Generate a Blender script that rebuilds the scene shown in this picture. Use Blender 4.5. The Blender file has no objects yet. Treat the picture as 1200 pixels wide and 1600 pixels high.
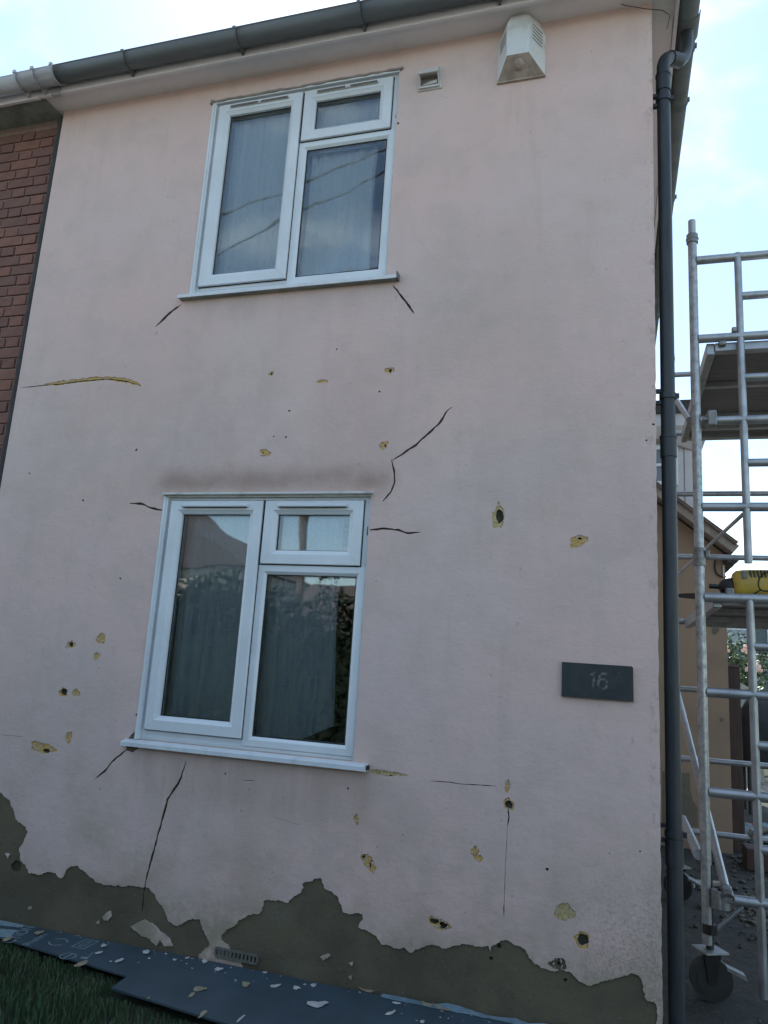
import bpy, bmesh, math, random
from mathutils import Vector, Matrix, geometry
random.seed(16)
D = bpy.data
SC = bpy.context.scene
R = math.radians

# ------------------------------------------------------------------ camera
YAW, PITCH, ROLL, FOC = R(-17.28967), R(11.55708), R(3.64191), 1172.0
EYE = Vector((0.0, -3.67, 1.5))
_F = Vector((math.sin(YAW)*math.cos(PITCH), math.cos(YAW)*math.cos(PITCH), math.sin(PITCH)))
_R = Vector((math.cos(YAW), -math.sin(YAW), 0.0)); _U = _R.cross(_F)
RR = _R*math.cos(ROLL) + _U*math.sin(ROLL); UU = -_R*math.sin(ROLL) + _U*math.cos(ROLL)
cd = D.cameras.new('camera'); cam = D.objects.new('camera', cd); SC.collection.objects.link(cam)
M3 = Matrix((RR, UU, -_F)).transposed()
cam.matrix_world = Matrix.Translation(EYE) @ M3.to_4x4()
cd.sensor_fit = 'VERTICAL'; cd.sensor_height = 24.0; cd.lens = FOC/1600*24.0
cd.clip_start = 0.05; cd.clip_end = 3000
SC.camera = cam

# ------------------------------------------------------------------ sky, sun, exposure
SUN_EL, SUN_AZ = 54.0, -20.0        # azimuth from +Y, positive towards +X
w = D.worlds.new('World'); SC.world = w; w.use_nodes = True
nt = w.node_tree; nt.nodes.clear()
def wn(t, **k):
    n = nt.nodes.new(t)
    for a, b in k.items(): setattr(n, a, b)
    return n
sky = wn('ShaderNodeTexSky', sky_type='NISHITA', sun_disc=False, sun_elevation=R(SUN_EL), sun_rotation=R(SUN_AZ))
sky.air_density = 1.0; sky.dust_density = .35; sky.ozone_density = 1.0
tc = wn('ShaderNodeTexCoord'); mp = wn('ShaderNodeMapping'); mp.inputs['Scale'].default_value = (1, 1, 1.9)
mp.inputs['Location'].default_value = (0.35, 0.15, 0.0)
n1 = wn('ShaderNodeTexNoise'); n1.inputs['Scale'].default_value = 3.4; n1.inputs['Detail'].default_value = 9; n1.inputs['Roughness'].default_value = .56
n1.inputs['Distortion'].default_value = .25
cr = wn('ShaderNodeMapRange', interpolation_type='SMOOTHSTEP')
cr.inputs[1].default_value = .46; cr.inputs[2].default_value = .80; cr.inputs[3].default_value = 0; cr.inputs[4].default_value = .85
mx = wn('ShaderNodeMix', data_type='RGBA'); mx.inputs[7].default_value = (7.2, 7.9, 8.4, 1)
bg = wn('ShaderNodeBackground'); bg.inputs[1].default_value = .13
out = wn('ShaderNodeOutputWorld')
lk = nt.links.new
lk(tc.outputs['Generated'], mp.inputs[0]); lk(mp.outputs[0], n1.inputs[0]); lk(n1.outputs[0], cr.inputs[0])
lk(cr.outputs[0], mx.inputs[0]); lk(sky.outputs[0], mx.inputs[6]); wb = wn('ShaderNodeMix', data_type='RGBA', blend_type='MULTIPLY'); wb.inputs[0].default_value = 1; wb.inputs[7].default_value = (.91, .93, .875, 1)
lk(mx.outputs[2], wb.inputs[6]); lk(wb.outputs[2], bg.inputs[0]); lk(bg.outputs[0], out.inputs[0])
sd = D.lights.new('sun', 'SUN'); sun = D.objects.new('sun', sd); SC.collection.objects.link(sun)
sd.energy = 4.5; sd.angle = R(.55); sd.color = (1, .95, .88)
sv = Vector((math.sin(R(SUN_AZ))*math.cos(R(SUN_EL)), math.cos(R(SUN_AZ))*math.cos(R(SUN_EL)), math.sin(R(SUN_EL))))
sun.rotation_euler = sv.to_track_quat('Z', 'Y').to_euler()
SC.view_settings.view_transform = 'Standard'; SC.view_settings.look = 'None'
SC.view_settings.exposure = 1.34; SC.view_settings.gamma = 1; SC.view_settings.use_curve_mapping = False

# ------------------------------------------------------------------ measuring helpers (photo pixel -> point on a real plane)
def on(ax, v, x, y):
    d = _F*FOC + RR*(x-600) - UU*(y-800); t = (v-EYE[ax])/d[ax]
    return EYE + d*t
def WP(x, y, Y=0.0):
    p = on(1, Y, x, y); return (p.x, p.z)

# ------------------------------------------------------------------ materials
MATS = {}
class NT:
    def __init__(s, name):
        s.m = D.materials.new(name); s.m.use_nodes = True; s.t = s.m.node_tree; s.t.nodes.clear()
        s.o = s.t.nodes.new('ShaderNodeOutputMaterial'); s.b = s.t.nodes.new('ShaderNodeBsdfPrincipled')
        s.t.links.new(s.b.outputs[0], s.o.inputs[0]); s.tc = s.t.nodes.new('ShaderNodeTexCoord').outputs['Object']
        s.sep = None
    def n(s, t, **k):
        n = s.t.nodes.new(t)
        for a, b in k.items(): setattr(n, a, b)
        return n
    def l(s, a, b): s.t.links.new(a, b)
    def noise(s, scale, detail=4, rough=.55, sc=(1, 1, 1), vec=None, dist=0):
        mp = s.n('ShaderNodeMapping'); mp.inputs['Scale'].default_value = sc; s.l(vec or s.tc, mp.inputs[0])
        n = s.n('ShaderNodeTexNoise'); n.inputs['Scale'].default_value = scale; n.inputs['Detail'].default_value = detail
        n.inputs['Roughness'].default_value = rough; n.inputs['Distortion'].default_value = dist; s.l(mp.outputs[0], n.inputs[0]); return n.outputs[0]
    def rng(s, v, a, b, c=0., d=1., smooth=True):
        n = s.n('ShaderNodeMapRange', interpolation_type='SMOOTHSTEP' if smooth else 'LINEAR'); s.l(v, n.inputs[0])
        for i, x in enumerate((a, b, c, d)): n.inputs[i+1].default_value = x
        return n.outputs[0]
    def math(s, op, a, b):
        n = s.n('ShaderNodeMath', operation=op)
        for i, x in enumerate((a, b)):
            if isinstance(x, (int, float)): n.inputs[i].default_value = x
            else: s.l(x, n.inputs[i])
        return n.outputs[0]
    def mul(s, a, b): return s.math('MULTIPLY', a, b)
    def mix(s, f, a, b, blend='MIX'):
        n = s.n('ShaderNodeMix', data_type='RGBA', blend_type=blend)
        if isinstance(f, (int, float)): n.inputs[0].default_value = f
        else: s.l(f, n.inputs[0])
        for i, x in ((6, a), (7, b)):
            if isinstance(x, tuple): n.inputs[i].default_value = (*x, 1)
            else: s.l(x, n.inputs[i])
        return n.outputs[2]
    def xyz(s):
        if not s.sep: q = s.n('ShaderNodeSeparateXYZ'); s.l(s.tc, q.inputs[0]); s.sep = q.outputs
        return s.sep
    def box(s, x0, x1, z0, z1, e=.03, ez=None, X=None, Z=None):
        ez = ez or e; q = s.xyz(); X = X or q[0]; Z = Z or q[2]
        a = s.mul(s.rng(X, x0-e, x0+e), s.rng(X, x1-e, x1+e, 1, 0)); b = s.mul(s.rng(Z, z0-ez, z0+ez), s.rng(Z, z1-ez, z1+ez, 1, 0))
        return s.mul(a, b)
    def col(s, c):
        if isinstance(c, tuple): s.b.inputs['Base Color'].default_value = (*c, 1)
        else: s.l(c, s.b.inputs['Base Color'])
    def bump(s, h, st=.3, d=.01, prev=None):
        n = s.n('ShaderNodeBump'); n.inputs['Strength'].default_value = st; n.inputs['Distance'].default_value = d; s.l(h, n.inputs['Height'])
        if prev: s.l(prev, n.inputs['Normal'])
        s.l(n.outputs[0], s.b.inputs['Normal']); return n.outputs[0]
def simple(name, c, rough=.6, metal=0., c2=None, scale=6, b=0., bd=.004, bs=60, lo=.35, hi=.65, spec=.5, sc=(1, 1, 1)):
    m = NT(name); m.b.inputs['Roughness'].default_value = rough; m.b.inputs['Metallic'].default_value = metal
    m.b.inputs['Specular IOR Level'].default_value = spec
    c2 = c2 or tuple(x*.72 for x in c)
    m.col(m.mix(m.rng(m.noise(scale, 6, .6, sc), lo, hi), c, c2))
    if b: m.bump(m.noise(bs, 5, .6), b, bd)
    MATS[name] = m.m; return m.m

# pink masonry paint with its stains
m = NT('pink_paint'); X, Y_, Z = m.xyz()[0], m.xyz()[1], m.xyz()[2]
wob = m.noise(2.2, 5, .6); wob2 = m.noise(5.5, 6, .65)
Xw = m.math('ADD', X, m.math('MULTIPLY_ADD', wob2, .10)) if False else m.math('ADD', X, m.mul(m.math('SUBTRACT', wob2, .5), .22))
Zw = m.math('ADD', Z, m.mul(m.math('SUBTRACT', wob2, .5), .12))
c = m.mix(m.rng(m.noise(.9, 4, .5), .35, .65), (0.692, 0.493, 0.442), (0.661, 0.510, 0.469))
c = m.mix(m.rng(m.noise(4, 7, .62), .40, .75), c, (0.603, 0.458, 0.410))
c = m.mix(m.rng(m.noise(1.6, 6, .6, (7, 1, .7)), .5, .8, 0, .35), c, (0.525, 0.405, 0.359))
c = m.mix(m.rng(m.noise(2.7, 8, .7, (1.6, 1, 1)), .55, .75, 0, .4), c, (0.567, 0.444, 0.402))
# damp band over the lower window
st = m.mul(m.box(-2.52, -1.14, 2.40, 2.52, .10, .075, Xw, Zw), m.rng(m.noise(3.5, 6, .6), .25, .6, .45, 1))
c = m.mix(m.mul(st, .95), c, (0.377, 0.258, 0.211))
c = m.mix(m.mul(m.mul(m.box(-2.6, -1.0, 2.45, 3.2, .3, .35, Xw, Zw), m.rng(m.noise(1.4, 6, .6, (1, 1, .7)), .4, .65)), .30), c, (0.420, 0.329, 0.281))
# dirt under both sills
st = m.mul(m.box(-2.48, -1.1, .74, 1.0, .06, .09, Xw, Zw), m.rng(m.noise(3.0, 7, .65, (3, 1, .7)), .35, .7, .25, 1))
c = m.mix(m.mul(st, .50), c, (0.346, 0.258, 0.211))
st = m.mul(m.box(-2.42, -1.2, 3.42, 3.6, .1, .12, Xw, Zw), m.rng(m.noise(2.5, 7, .65, (3, 1, .8)), .35, .7, .2, 1))
c = m.mix(m.mul(st, .34), c, (0.420, 0.329, 0.296))
# rain splash and algae low on the wall, at the corner and under the alarm box
sp = m.mul(m.rng(Zw, .25, 1.05, 1, 0), m.rng(m.noise(3.2, 8, .68), .38, .68))
c = m.mix(m.mul(sp, .6), c, (0.377, 0.307, 0.228))
sp = m.mul(m.rng(Zw, .35, .85, 1, 0), m.mul(m.rng(X, -.35, .15), m.rng(m.noise(70, 6, .85), .44, .66)))
c = m.mix(m.mul(sp, .75), c, (0.213, 0.172, 0.106))
sp = m.mul(m.rng(X, .14, .20), m.rng(m.noise(16, 6, .75, (1, 1, .5)), .52, .62))
c = m.mix(m.mul(sp, .45), c, (0.241, 0.199, 0.158))
sp = m.mul(m.box(-.56, -.42, 4.2, 4.78, .05, .2, Xw, Z), m.rng(m.noise(5, 5, .6, (4, 1, .4)), .4, .7))
c = m.mix(m.mul(sp, .35), c, (0.525, 0.373, 0.296))
for (x0, x1, z0, z1, e, f_) in ((-1.0, -.25, 3.0, 3.75, .30, .30), (-.55, .1, 2.0, 2.9, .30, .20), (-3.5, -2.7, 2.2, 3.3, .35, .22), (-2.0, -.9, .75, .95, .14, .40), (-3.5, -2.6, .85, 1.5, .25, .22)):
    st = m.mul(m.box(x0, x1, z0, z1, e, e, Xw, Zw), m.rng(m.noise(1.9, 7, .62), .32, .62, .2, 1)); c = m.mix(m.mul(st, f_), c, (0.392, 0.334, 0.286))
# scuffs and tiny specks
c = m.mix(m.mul(m.rng(m.noise(17, 4, .6, (1, 1, .6)), .69, .74), .5), c, (0.377, 0.294, 0.274))
c = m.mix(m.rng(m.noise(48, 2, .5), .735, .76, 0, .6), c, (0.193, 0.154, 0.129))
sp = m.mul(m.rng(Zw, .12, .42, 1, 0), m.rng(m.noise(9, 7, .7), .30, .60))
c = m.mix(m.mul(sp, .75), c, (0.256, 0.232, 0.148))
m.col(c); m.b.inputs['Roughness'].default_value = .72; m.b.inputs['Specular IOR Level'].default_value = .3
bb = m.bump(m.noise(5, 5, .6), .35, .03); bb = m.bump(m.noise(42, 6, .62, (1, 1, 1.5)), .20, .008, bb)
m.bump(m.noise(190, 3, .6), .08, .003, bb)
MATS['pink_paint'] = m.m

m = NT('cement_render')
c = m.mix(m.rng(m.noise(3, 7, .6), .35, .65), (.140, .116, .074), (.098, .084, .055))
c = m.mix(m.rng(m.noise(1.7, 7, .6), .56, .74, 0, .7), c, (.15, .138, .10))
c = m.mix(m.rng(m.noise(30, 4, .6), .62, .72, 0, .5), c, (.055, .053, .043))
c = m.mix(m.rng(m.noise(75, 3, .5), .70, .74, 0, .8), c, (.20, .20, .18))
m.col(c); m.b.inputs['Roughness'].default_value = .93
bb = m.bump(m.noise(12, 6, .65), .5, .012); m.bump(m.noise(130, 4, .7), .5, .004, bb); MATS['cement_render'] = m.m

m = NT('yellow_undercoat')
c = m.mix(m.rng(m.noise(55, 5, .7), .36, .62), (.64, .40, .10), (.42, .27, .08))
c = m.mix(m.rng(m.noise(110, 4, .7), .53, .60), c, (.46, .38, .33))
m.col(c); m.b.inputs['Roughness'].default_value = .8; m.bump(m.noise(160, 4, .7), .7, .003); MATS['yellow_undercoat'] = m.m
m = NT('pale_undercoat')
c = m.mix(m.rng(m.noise(80, 5, .7), .45, .58), (.54, .43, .22), (.38, .29, .12))
m.col(c); m.b.inputs['Roughness'].default_value = .8; m.bump(m.noise(160, 4, .7), .7, .003); MATS['pale_undercoat'] = m.m

simple('crack_mortar', (.13, .105, .095), .95, c2=(.06, .05, .045), scale=20)  # dark mortar at the bottom of the cracks
simple('hole_dark', (.085, .075, .045), .95, c2=(.05, .045, .03), scale=60)
simple('upvc', (.72, .745, .775), .3, c2=(.65, .675, .70), scale=3, b=.03, bs=15)
simple('upvc_dirty', (.62, .61, .58), .45, c2=(.40, .385, .35), scale=14, lo=.45, hi=.75)
simple('sill_white', (.68, .705, .73), .35, c2=(.54, .56, .58), scale=12, lo=.45, hi=.8)
simple('soffit_white', (.84, .79, .82), .55, c2=(.75, .70, .73), scale=4, lo=.4, hi=.8, b=.05)
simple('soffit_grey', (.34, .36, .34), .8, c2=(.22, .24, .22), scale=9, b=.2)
simple('gutter_grey', (.095, .103, .108), .42, c2=(.13, .138, .14), scale=3, sc=(.6, 4, 4))
simple('gutter_white', (.52, .50, .52), .45, c2=(.36, .34, .35), scale=5, sc=(.5, 3, 3))
simple('pipe_black', (.030, .034, .040), .42, c2=(.048, .050, .053), scale=5, sc=(5, 5, .8), spec=.35)
simple('slate', (.021, .026, .028), .6, c2=(.032, .038, .037), scale=24, b=.35, bd=.004, bs=50)
simple('slate_mark', (.16, .17, .15), .85, c2=(.05, .056, .052), scale=60)
simple('alarm_white', (.66, .655, .64), .5, c2=(.50, .47, .43), scale=11, lo=.45, hi=.75)
simple('alarm_beige', (.46, .38, .33), .7, c2=(.32, .25, .21), scale=16, b=.1)
simple('vent_plastic', (.60, .56, .53), .55, c2=(.52, .48, .46), scale=9)
simple('vent_shadow', (.055, .05, .04), .9)
simple('vent_dark', (.16, .14, .13), .8)
simple('rubber', (.02, .02, .02), .7)
simple('mortar', (.33, .24, .21), .95, c2=(.27, .19, .165), scale=25, b=.5, bs=120)
BR = [simple('brick_%s' % n, c, .85, c2=c2, scale=13, b=.45, bd=.005, bs=90) for n, c, c2 in
      (('red', (.22, .10, .075), (.18, .082, .065)), ('brown', (.195, .09, .070), (.155, .075, .06)), ('orange', (.25, .112, .078), (.20, .092, .068)), ('dusky', (.155, .08, .066), (.19, .09, .07)))]
simple('aluminium', (.42, .43, .445), .42, .75, c2=(.31, .32, .33), scale=11, lo=.38, hi=.7, b=.12, bd=.002, bs=80, sc=(1, 1, 1))
m = NT('aluminium_worn')
n_ = m.noise(26, 7, .72)
c = m.mix(m.rng(n_, .42, .62), (.42, .43, .435), (.30, .305, .305)); c = m.mix(m.rng(m.noise(40, 4, .7, (1, 1, .35)), .66, .70), c, (.07, .06, .055))
m.col(c); m.b.inputs['Metallic'].default_value = .55; m.l(m.rng(n_, .4, .7, .3, .62), m.b.inputs['Roughness']); m.bump(n_, .15, .002); MATS['aluminium_worn'] = m.m
simple('casting', (.30, .305, .30), .55, .7, c2=(.20, .20, .195), scale=30, b=.3, bs=120)
simple('deck_ply', (.17, .155, .165), .75, c2=(.13, .12, .13), scale=5, sc=(1, 9, 1))
simple('castor_black', (.022, .024, .022), .6)
simple('tool_yellow', (.66, .44, .055), .38, c2=(.52, .35, .06), scale=8, b=.04)
simple('tool_dark', (.028, .024, .026), .5)
simple('tool_grey', (.22, .22, .20), .5)
simple('steel_dark', (.06, .06, .06), .4, .8)
simple('tan_render', (.31, .222, .155), .9, c2=(.265, .19, .135), scale=2.2, b=.25, bs=70, lo=.4, hi=.7)
simple('tan_damp', (.13, .115, .085), .9, c2=(.17, .145, .11), scale=6)
simple('cladding', (.58, .54, .545), .6, c2=(.50, .47, .475), scale=3)
simple('felt_dark', (.055, .052, .05), .85)
simple('tile_brown', (.10, .065, .05), .8, c2=(.14, .10, .08), scale=8)
simple('verge_board', (.34, .29, .25), .8, c2=(.25, .21, .18), scale=9)
simple('timber_brown', (.075, .045, .034), .8, c2=(.05, .032, .026), scale=6, sc=(8, 8, .5), b=.3)
simple('cover_black', (.014, .015, .017), .55, c2=(.025, .026, .028), scale=4, b=.4, bd=.03, bs=7)
simple('far_wall', (.12, .145, .15), .85, c2=(.10, .12, .125), scale=2)
simple('far_glass', (.10, .12, .14), .15, c2=(.16, .18, .2), scale=1.5)
simple('net_far', (.42, .46, .50), .8, c2=(.25, .28, .32), scale=20, sc=(6, 1, 1))
simple('leaf_dark', (.050, .085, .036), .55, c2=(.085, .13, .055), scale=2)
simple('leaf_hedge', (.016, .026, .016), 1.0, c2=(.020, .030, .018), scale=1.2, spec=.08)
simple('leaf_light', (.12, .20, .06), .55, c2=(.08, .14, .045), scale=2)
simple('leaf_back', (.035, .055, .026), .7)
simple('rose_pink', (.72, .42, .36), .6, c2=(.80, .60, .52), scale=12)
simple('bark', (.10, .075, .055), .9, b=.4)
simple('grass_blade', (.036, .088, .028), .7, c2=(.052, .090, .034), scale=2.5)
simple('grass_dry', (.085, .078, .045), .7)
m = NT('turf'); c = m.mix(m.rng(m.noise(5, 8, .7), .4, .65), (.022, .040, .016), (.050, .052, .028)); m.col(c)
m.b.inputs['Roughness'].default_value = 1; m.bump(m.noise(60, 6, .8), 1, .03); MATS['turf'] = m.m
m = NT('passage_ground')
c = m.mix(m.rng(m.noise(2.4, 8, .65), .38, .66), (.026, .028, .026), (.045, .044, .038))
c = m.mix(m.rng(m.noise(19, 6, .7), .56, .66, 0, .9), c, (.07, .063, .05)); c = m.mix(m.rng(m.noise(95, 3, .6), .66, .70), c, (.16, .155, .14))
m.col(c); m.b.inputs['Roughness'].default_value = .95; bb = m.bump(m.noise(7, 6, .6), .6, .05); m.bump(m.noise(80, 5, .7), .8, .008, bb); MATS['passage_ground'] = m.m
simple('paving', (.34, .30, .25), .9, c2=(.26, .23, .19), scale=5, b=.2)
simple('paving_joint', (.10, .09, .075), .95)
simple('asphalt', (.26, .25, .24), .9, c2=(.21, .20, .19), scale=30, b=.5, bs=200)
simple('pavement_grey', (.42, .40, .36), .9, c2=(.36, .34, .31), scale=8, b=.2)
simple('board_blue', (.046, .072, .090), .6, c2=(.036, .057, .073), scale=3.2, lo=.4, hi=.65, b=.12, bd=.01, bs=9)
simple('print_pale', (.22, .30, .33), .7, c2=(.16, .22, .25), scale=50)
simple('flake_white', (.50, .50, .50), .7, c2=(.38, .37, .37), scale=30)
simple('flake_cream', (.30, .26, .17), .8, c2=(.22, .19, .13), scale=40)
simple('rubble_grey', (.09, .088, .078), .9, c2=(.055, .053, .047), scale=20, b=.4)
simple('rubble_tan', (.17, .14, .10), .9, c2=(.11, .095, .07), scale=20, b=.4)
simple('tarp_blue', (.20, .27, .31), .5, c2=(.13, .19, .23), scale=14, b=.2)
simple('cable_orange', (.55, .20, .12), .5)
simple('cable_black', (.02, .02, .02), .5)
simple('interior', (.42, .40, .38), .9)
simple('roof_tile', (.075, .058, .052), .85, c2=(.055, .045, .04), scale=7, b=.4)
simple('airbrick', (.135, .14, .12), .85, c2=(.10, .10, .085), scale=30)
simple('car_paint', (.030, .055, .085), .2, c2=(.032, .058, .09), scale=2)
simple('car_glass', (.02, .025, .03), .05)
simple('chrome', (.8, .8, .8), .12, 1.0)
simple('lamp_red', (.4, .02, .02), .2)
simple('opp_brick', (.50, .45, .38), .85, c2=(.44, .40, .34), scale=9, b=.3)
simple('opp_render', (.66, .62, .55), .85)
simple('brick_wall_plain', (.19, .09, .07), .9)
simple('pole_wood', (.12, .085, .06), .85, b=.3, sc=(6, 6, .4))

m = NT('window_glass'); t = m.t
tr = m.n('ShaderNodeBsdfTransparent'); tr.inputs[0].default_value = (.965, .985, .98, 1)
gl = m.n('ShaderNodeBsdfGlossy'); gl.inputs['Roughness'].default_value = .015; gl.inputs['Color'].default_value = (.95, .98, 1, 1)
fr = m.n('ShaderNodeFresnel'); fr.inputs[0].default_value = 1.62
bn = m.n('ShaderNodeBump'); bn.inputs['Strength'].default_value = .05; bn.inputs['Distance'].default_value = .05
m.l(m.noise(2.0, 2, .4), bn.inputs['Height']); m.l(bn.outputs[0], gl.inputs['Normal'])
ms = m.n('ShaderNodeMixShader'); m.l(m.math('MULTIPLY', fr.outputs[0], 2.1), ms.inputs[0]); m.l(tr.outputs[0], ms.inputs[1]); m.l(gl.outputs[0], ms.inputs[2])
m.l(ms.outputs[0], m.o.inputs[0]); MATS['window_glass'] = m.m
def net(name, op, c1):
    m = NT(name); tr = m.n('ShaderNodeBsdfTransparent')
    m.col(c1); m.b.inputs['Roughness'].default_value = .9
    tl = m.n('ShaderNodeBsdfTranslucent'); tl.inputs[0].default_value = (*c1, 1)
    a = m.n('ShaderNodeMixShader'); a.inputs[0].default_value = .35; m.l(m.b.outputs[0], a.inputs[1]); m.l(tl.outputs[0], a.inputs[2])
    ms = m.n('ShaderNodeMixShader'); m.l(m.rng(m.noise(150, 2, .5, (1, 1, 1)), .3, .7, op-.08, op+.08), ms.inputs[0])
    m.l(tr.outputs[0], ms.inputs[1]); m.l(a.outputs[0], ms.inputs[2]); m.l(ms.outputs[0], m.o.inputs[0]); MATS[name] = m.m
net('net_curtain', .95, (.88, .92, .96)); net('net_thin', .82, (.80, .86, .92))

# ------------------------------------------------------------------ mesh helpers
def raw(name, verts, faces, mat, parent=None, smooth=False, kind=None):
    me = D.meshes.new(name); me.from_pydata([tuple(v) for v in verts], [], faces)
    for mm in (mat if isinstance(mat, (list, tuple)) else [mat]): me.materials.append(MATS[mm] if isinstance(mm, str) else mm)
    if smooth: me.polygons.foreach_set('use_smooth', [True]*len(me.polygons))
    me.update(); return link(name, me, parent, kind)
def link(name, me, parent=None, kind=None):
    o = D.objects.new(name, me); SC.collection.objects.link(o)
    if parent: attach(o, parent)
    if kind: o['kind'] = kind
    return o
def worldm(p):
    m = Matrix.LocRotScale(p.location, p.rotation_euler, None)
    return (worldm(p.parent) @ p.matrix_parent_inverse @ m) if p.parent else m
def attach(o, p): o.parent = p; o.matrix_parent_inverse = worldm(p).inverted()
def thing(name, label, cat, loc=(0, 0, 0), group=None):
    o = D.objects.new(name, None); o.empty_display_size = .1; SC.collection.objects.link(o); o.location = loc
    return tag(o, label, cat, group)
def tag(o, label, cat, group=None):
    o['label'] = label; o['category'] = cat
    if group: o['group'] = group
    return o
class MB:
    def __init__(s): s.v = []; s.f = []; s.sm = []
    def add(s, v, f, sm=False):
        b = len(s.v); s.v += [tuple(x) for x in v]; s.f += [tuple(i+b for i in q) for q in f]; s.sm += [sm]*len(f)
    def box(s, a, b, rot=None, c=None):
        x0, y0, z0 = a; x1, y1, z1 = b
        v = [Vector((x, y, z)) for x in (x0, x1) for y in (y0, y1) for z in (z0, z1)]
        if rot is not None:
            cc = Vector(c) if c else sum(v, Vector())/8
            v = [rot @ (q-cc)+cc for q in v]
        s.add(v, [(0, 1, 3, 2), (4, 6, 7, 5), (0, 4, 5, 1), (2, 3, 7, 6), (0, 2, 6, 4), (1, 5, 7, 3)])
    def bbox(s, a, b, r=.004):
        bm = bmesh.new(); bmesh.ops.create_cube(bm, size=1)
        for v in bm.verts: v.co = Vector([a[i]+(v.co[i]+.5)*(b[i]-a[i]) for i in range(3)])
        bmesh.ops.bevel(bm, geom=bm.edges[:], offset=r, segments=2, affect='EDGES', profile=.5)
        s.frombm(bm)
    def frombm(s, bm, sm=False):
        bm.verts.index_update(); s.add([v.co[:] for v in bm.verts], [tuple(v.index for v in f.verts) for f in bm.faces], sm); bm.free()
    def tube(s, pts, r, seg=14, caps=True, closed=False):
        pts = [Vector(p) for p in pts]; n = len(pts); rs = r if isinstance(r, (list, tuple)) else [r]*n
        up = None; rings = []
        for i, p in enumerate(pts):
            t = ((pts[min(i+1, n-1)]-pts[max(i-1, 0)])).normalized()
            if up is None:
                up = Vector((0, 0, 1)) if abs(t.z) < .9 else Vector((1, 0, 0))
            a = t.cross(up).normalized(); up = a.cross(t).normalized()
            rings.append([p+(a*math.cos(k*math.tau/seg)+up*math.sin(k*math.tau/seg))*rs[i] for k in range(seg)])
        v = [q for rr in rings for q in rr]; f = []
        for i in range(n-1):
            for k in range(seg):
                k2 = (k+1) % seg; f.append((i*seg+k, i*seg+k2, (i+1)*seg+k2, (i+1)*seg+k))
        s.add(v, f, True)
        if caps:
            s.add(rings[0], [tuple(range(seg))[::-1]]); s.add(rings[-1], [tuple(range(seg))])
    def build(s, name, mat, parent=None, kind=None):
        o = raw(name, s.v, s.f, mat, parent, kind=kind); o.data.polygons.foreach_set('use_smooth', s.sm); return o
def bez(p0, p1, p2, n=10):
    p0, p1, p2 = map(Vector, (p0, p1, p2)); return [p0*(1-t)**2+p1*2*t*(1-t)+p2*t*t for t in [i/n for i in range(n+1)]]

def inside(poly, x, y):
    c = False; n = len(poly); j = n-1
    for i in range(n):
        xi, yi = poly[i]; xj, yj = poly[j]
        if (yi > y) != (yj > y) and x < (xj-xi)*(y-yi)/(yj-yi)+xi: c = not c
        j = i
    return c
class Poly:
    def __init__(s, pts):
        s.p = pts; xs = [a[0] for a in pts]; ys = [a[1] for a in pts]; s.b = (min(xs), max(xs), min(ys), max(ys))
    def has(s, x, y): b = s.b; return b[0] <= x <= b[1] and b[2] <= y <= b[3] and inside(s.p, x, y)
def jag(pts, step=.012, amp=.35, closed=True):
    out = []; n = len(pts)
    for i in range(n if closed else n-1):
        a = Vector(pts[i]); b = Vector(pts[(i+1) % n]); L = (b-a).length; k = max(1, int(L/step)); nrm = Vector((-(b-a).y, (b-a).x))/max(L, 1e-6)
        out.append(tuple(a)); off = 0
        for j in range(1, k):
            off = off*.6+random.uniform(-1, 1)*amp*step; out.append(tuple(a+(b-a)*(j/k+random.uniform(-.2, .2)/k)+nrm*off))
    return out
def sheet(name, outer, keep, polys, Y0, depth, mat, parent):
    """flat coat on the wall plane: outer outline, keep(x,z) test, polygons as constraints; edges turned in by depth"""
    V = []; E = []
    for P in [outer]+polys:
        b = len(V); V += [Vector(p) for p in P]; n = len(P); E += [(b+i, b+(i+1) % n) for i in range(n)]
    r = geometry.delaunay_2d_cdt(V, E, [], 0, 1e-6)
    v2, f2 = r[0], r[2]; kept = []
    po = Poly(outer)
    for f in f2:
        cx = sum(v2[i][0] for i in f)/3; cy = sum(v2[i][1] for i in f)/3
        if po.has(cx, cy) and keep(cx, cy): kept.append(tuple(f))
    ec = {}
    for f in kept:
        for i in range(3):
            a, b = f[i], f[(i+1) % 3]; ec.setdefault((min(a, b), max(a, b)), []).append((a, b))
    verts = [(p[0], Y0, p[1]) for p in v2]; n = len(verts); verts += [(p[0], Y0+depth, p[1]) for p in v2]
    faces = [f[::] for f in kept]; faces += [(l[0][1], l[0][0], l[0][0]+n, l[0][1]+n) for l in ec.values() if len(l) == 1]
    used = sorted({i for f in faces for i in f}); mp = {o: i for i, o in enumerate(used)}
    return raw(name, [verts[i] for i in used], [tuple(mp[i] for i in f) for f in faces], mat, parent)
def ribbon(pts, wid, taper=True):
    """outline polygon of a crack along a centre line"""
    P = [Vector(p) for p in pts]; fine = []
    for i in range(len(P)-1):
        L = (P[i+1]-P[i]).length; k = max(1, int(L/.018))
        for j in range(k): fine.append(P[i].lerp(P[i+1], j/k))
    fine.append(P[-1]); n = len(fine); a = []; b = []
    for i in range(n):
        t = (fine[min(i+1, n-1)]-fine[max(i-1, 0)]).normalized(); nr = Vector((-t.y, t.x)); u = i/(n-1)
        wv = wid*.80*(min(1, .30+5*min(u, 1-u)) if taper else 1)*random.uniform(.6, 1.25)
        j = nr*random.uniform(-.12, .12)*wid
        a.append(tuple(fine[i]+nr*wv/2+j)); b.append(tuple(fine[i]-nr*wv/2+j))
    return a+b[::-1]
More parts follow.
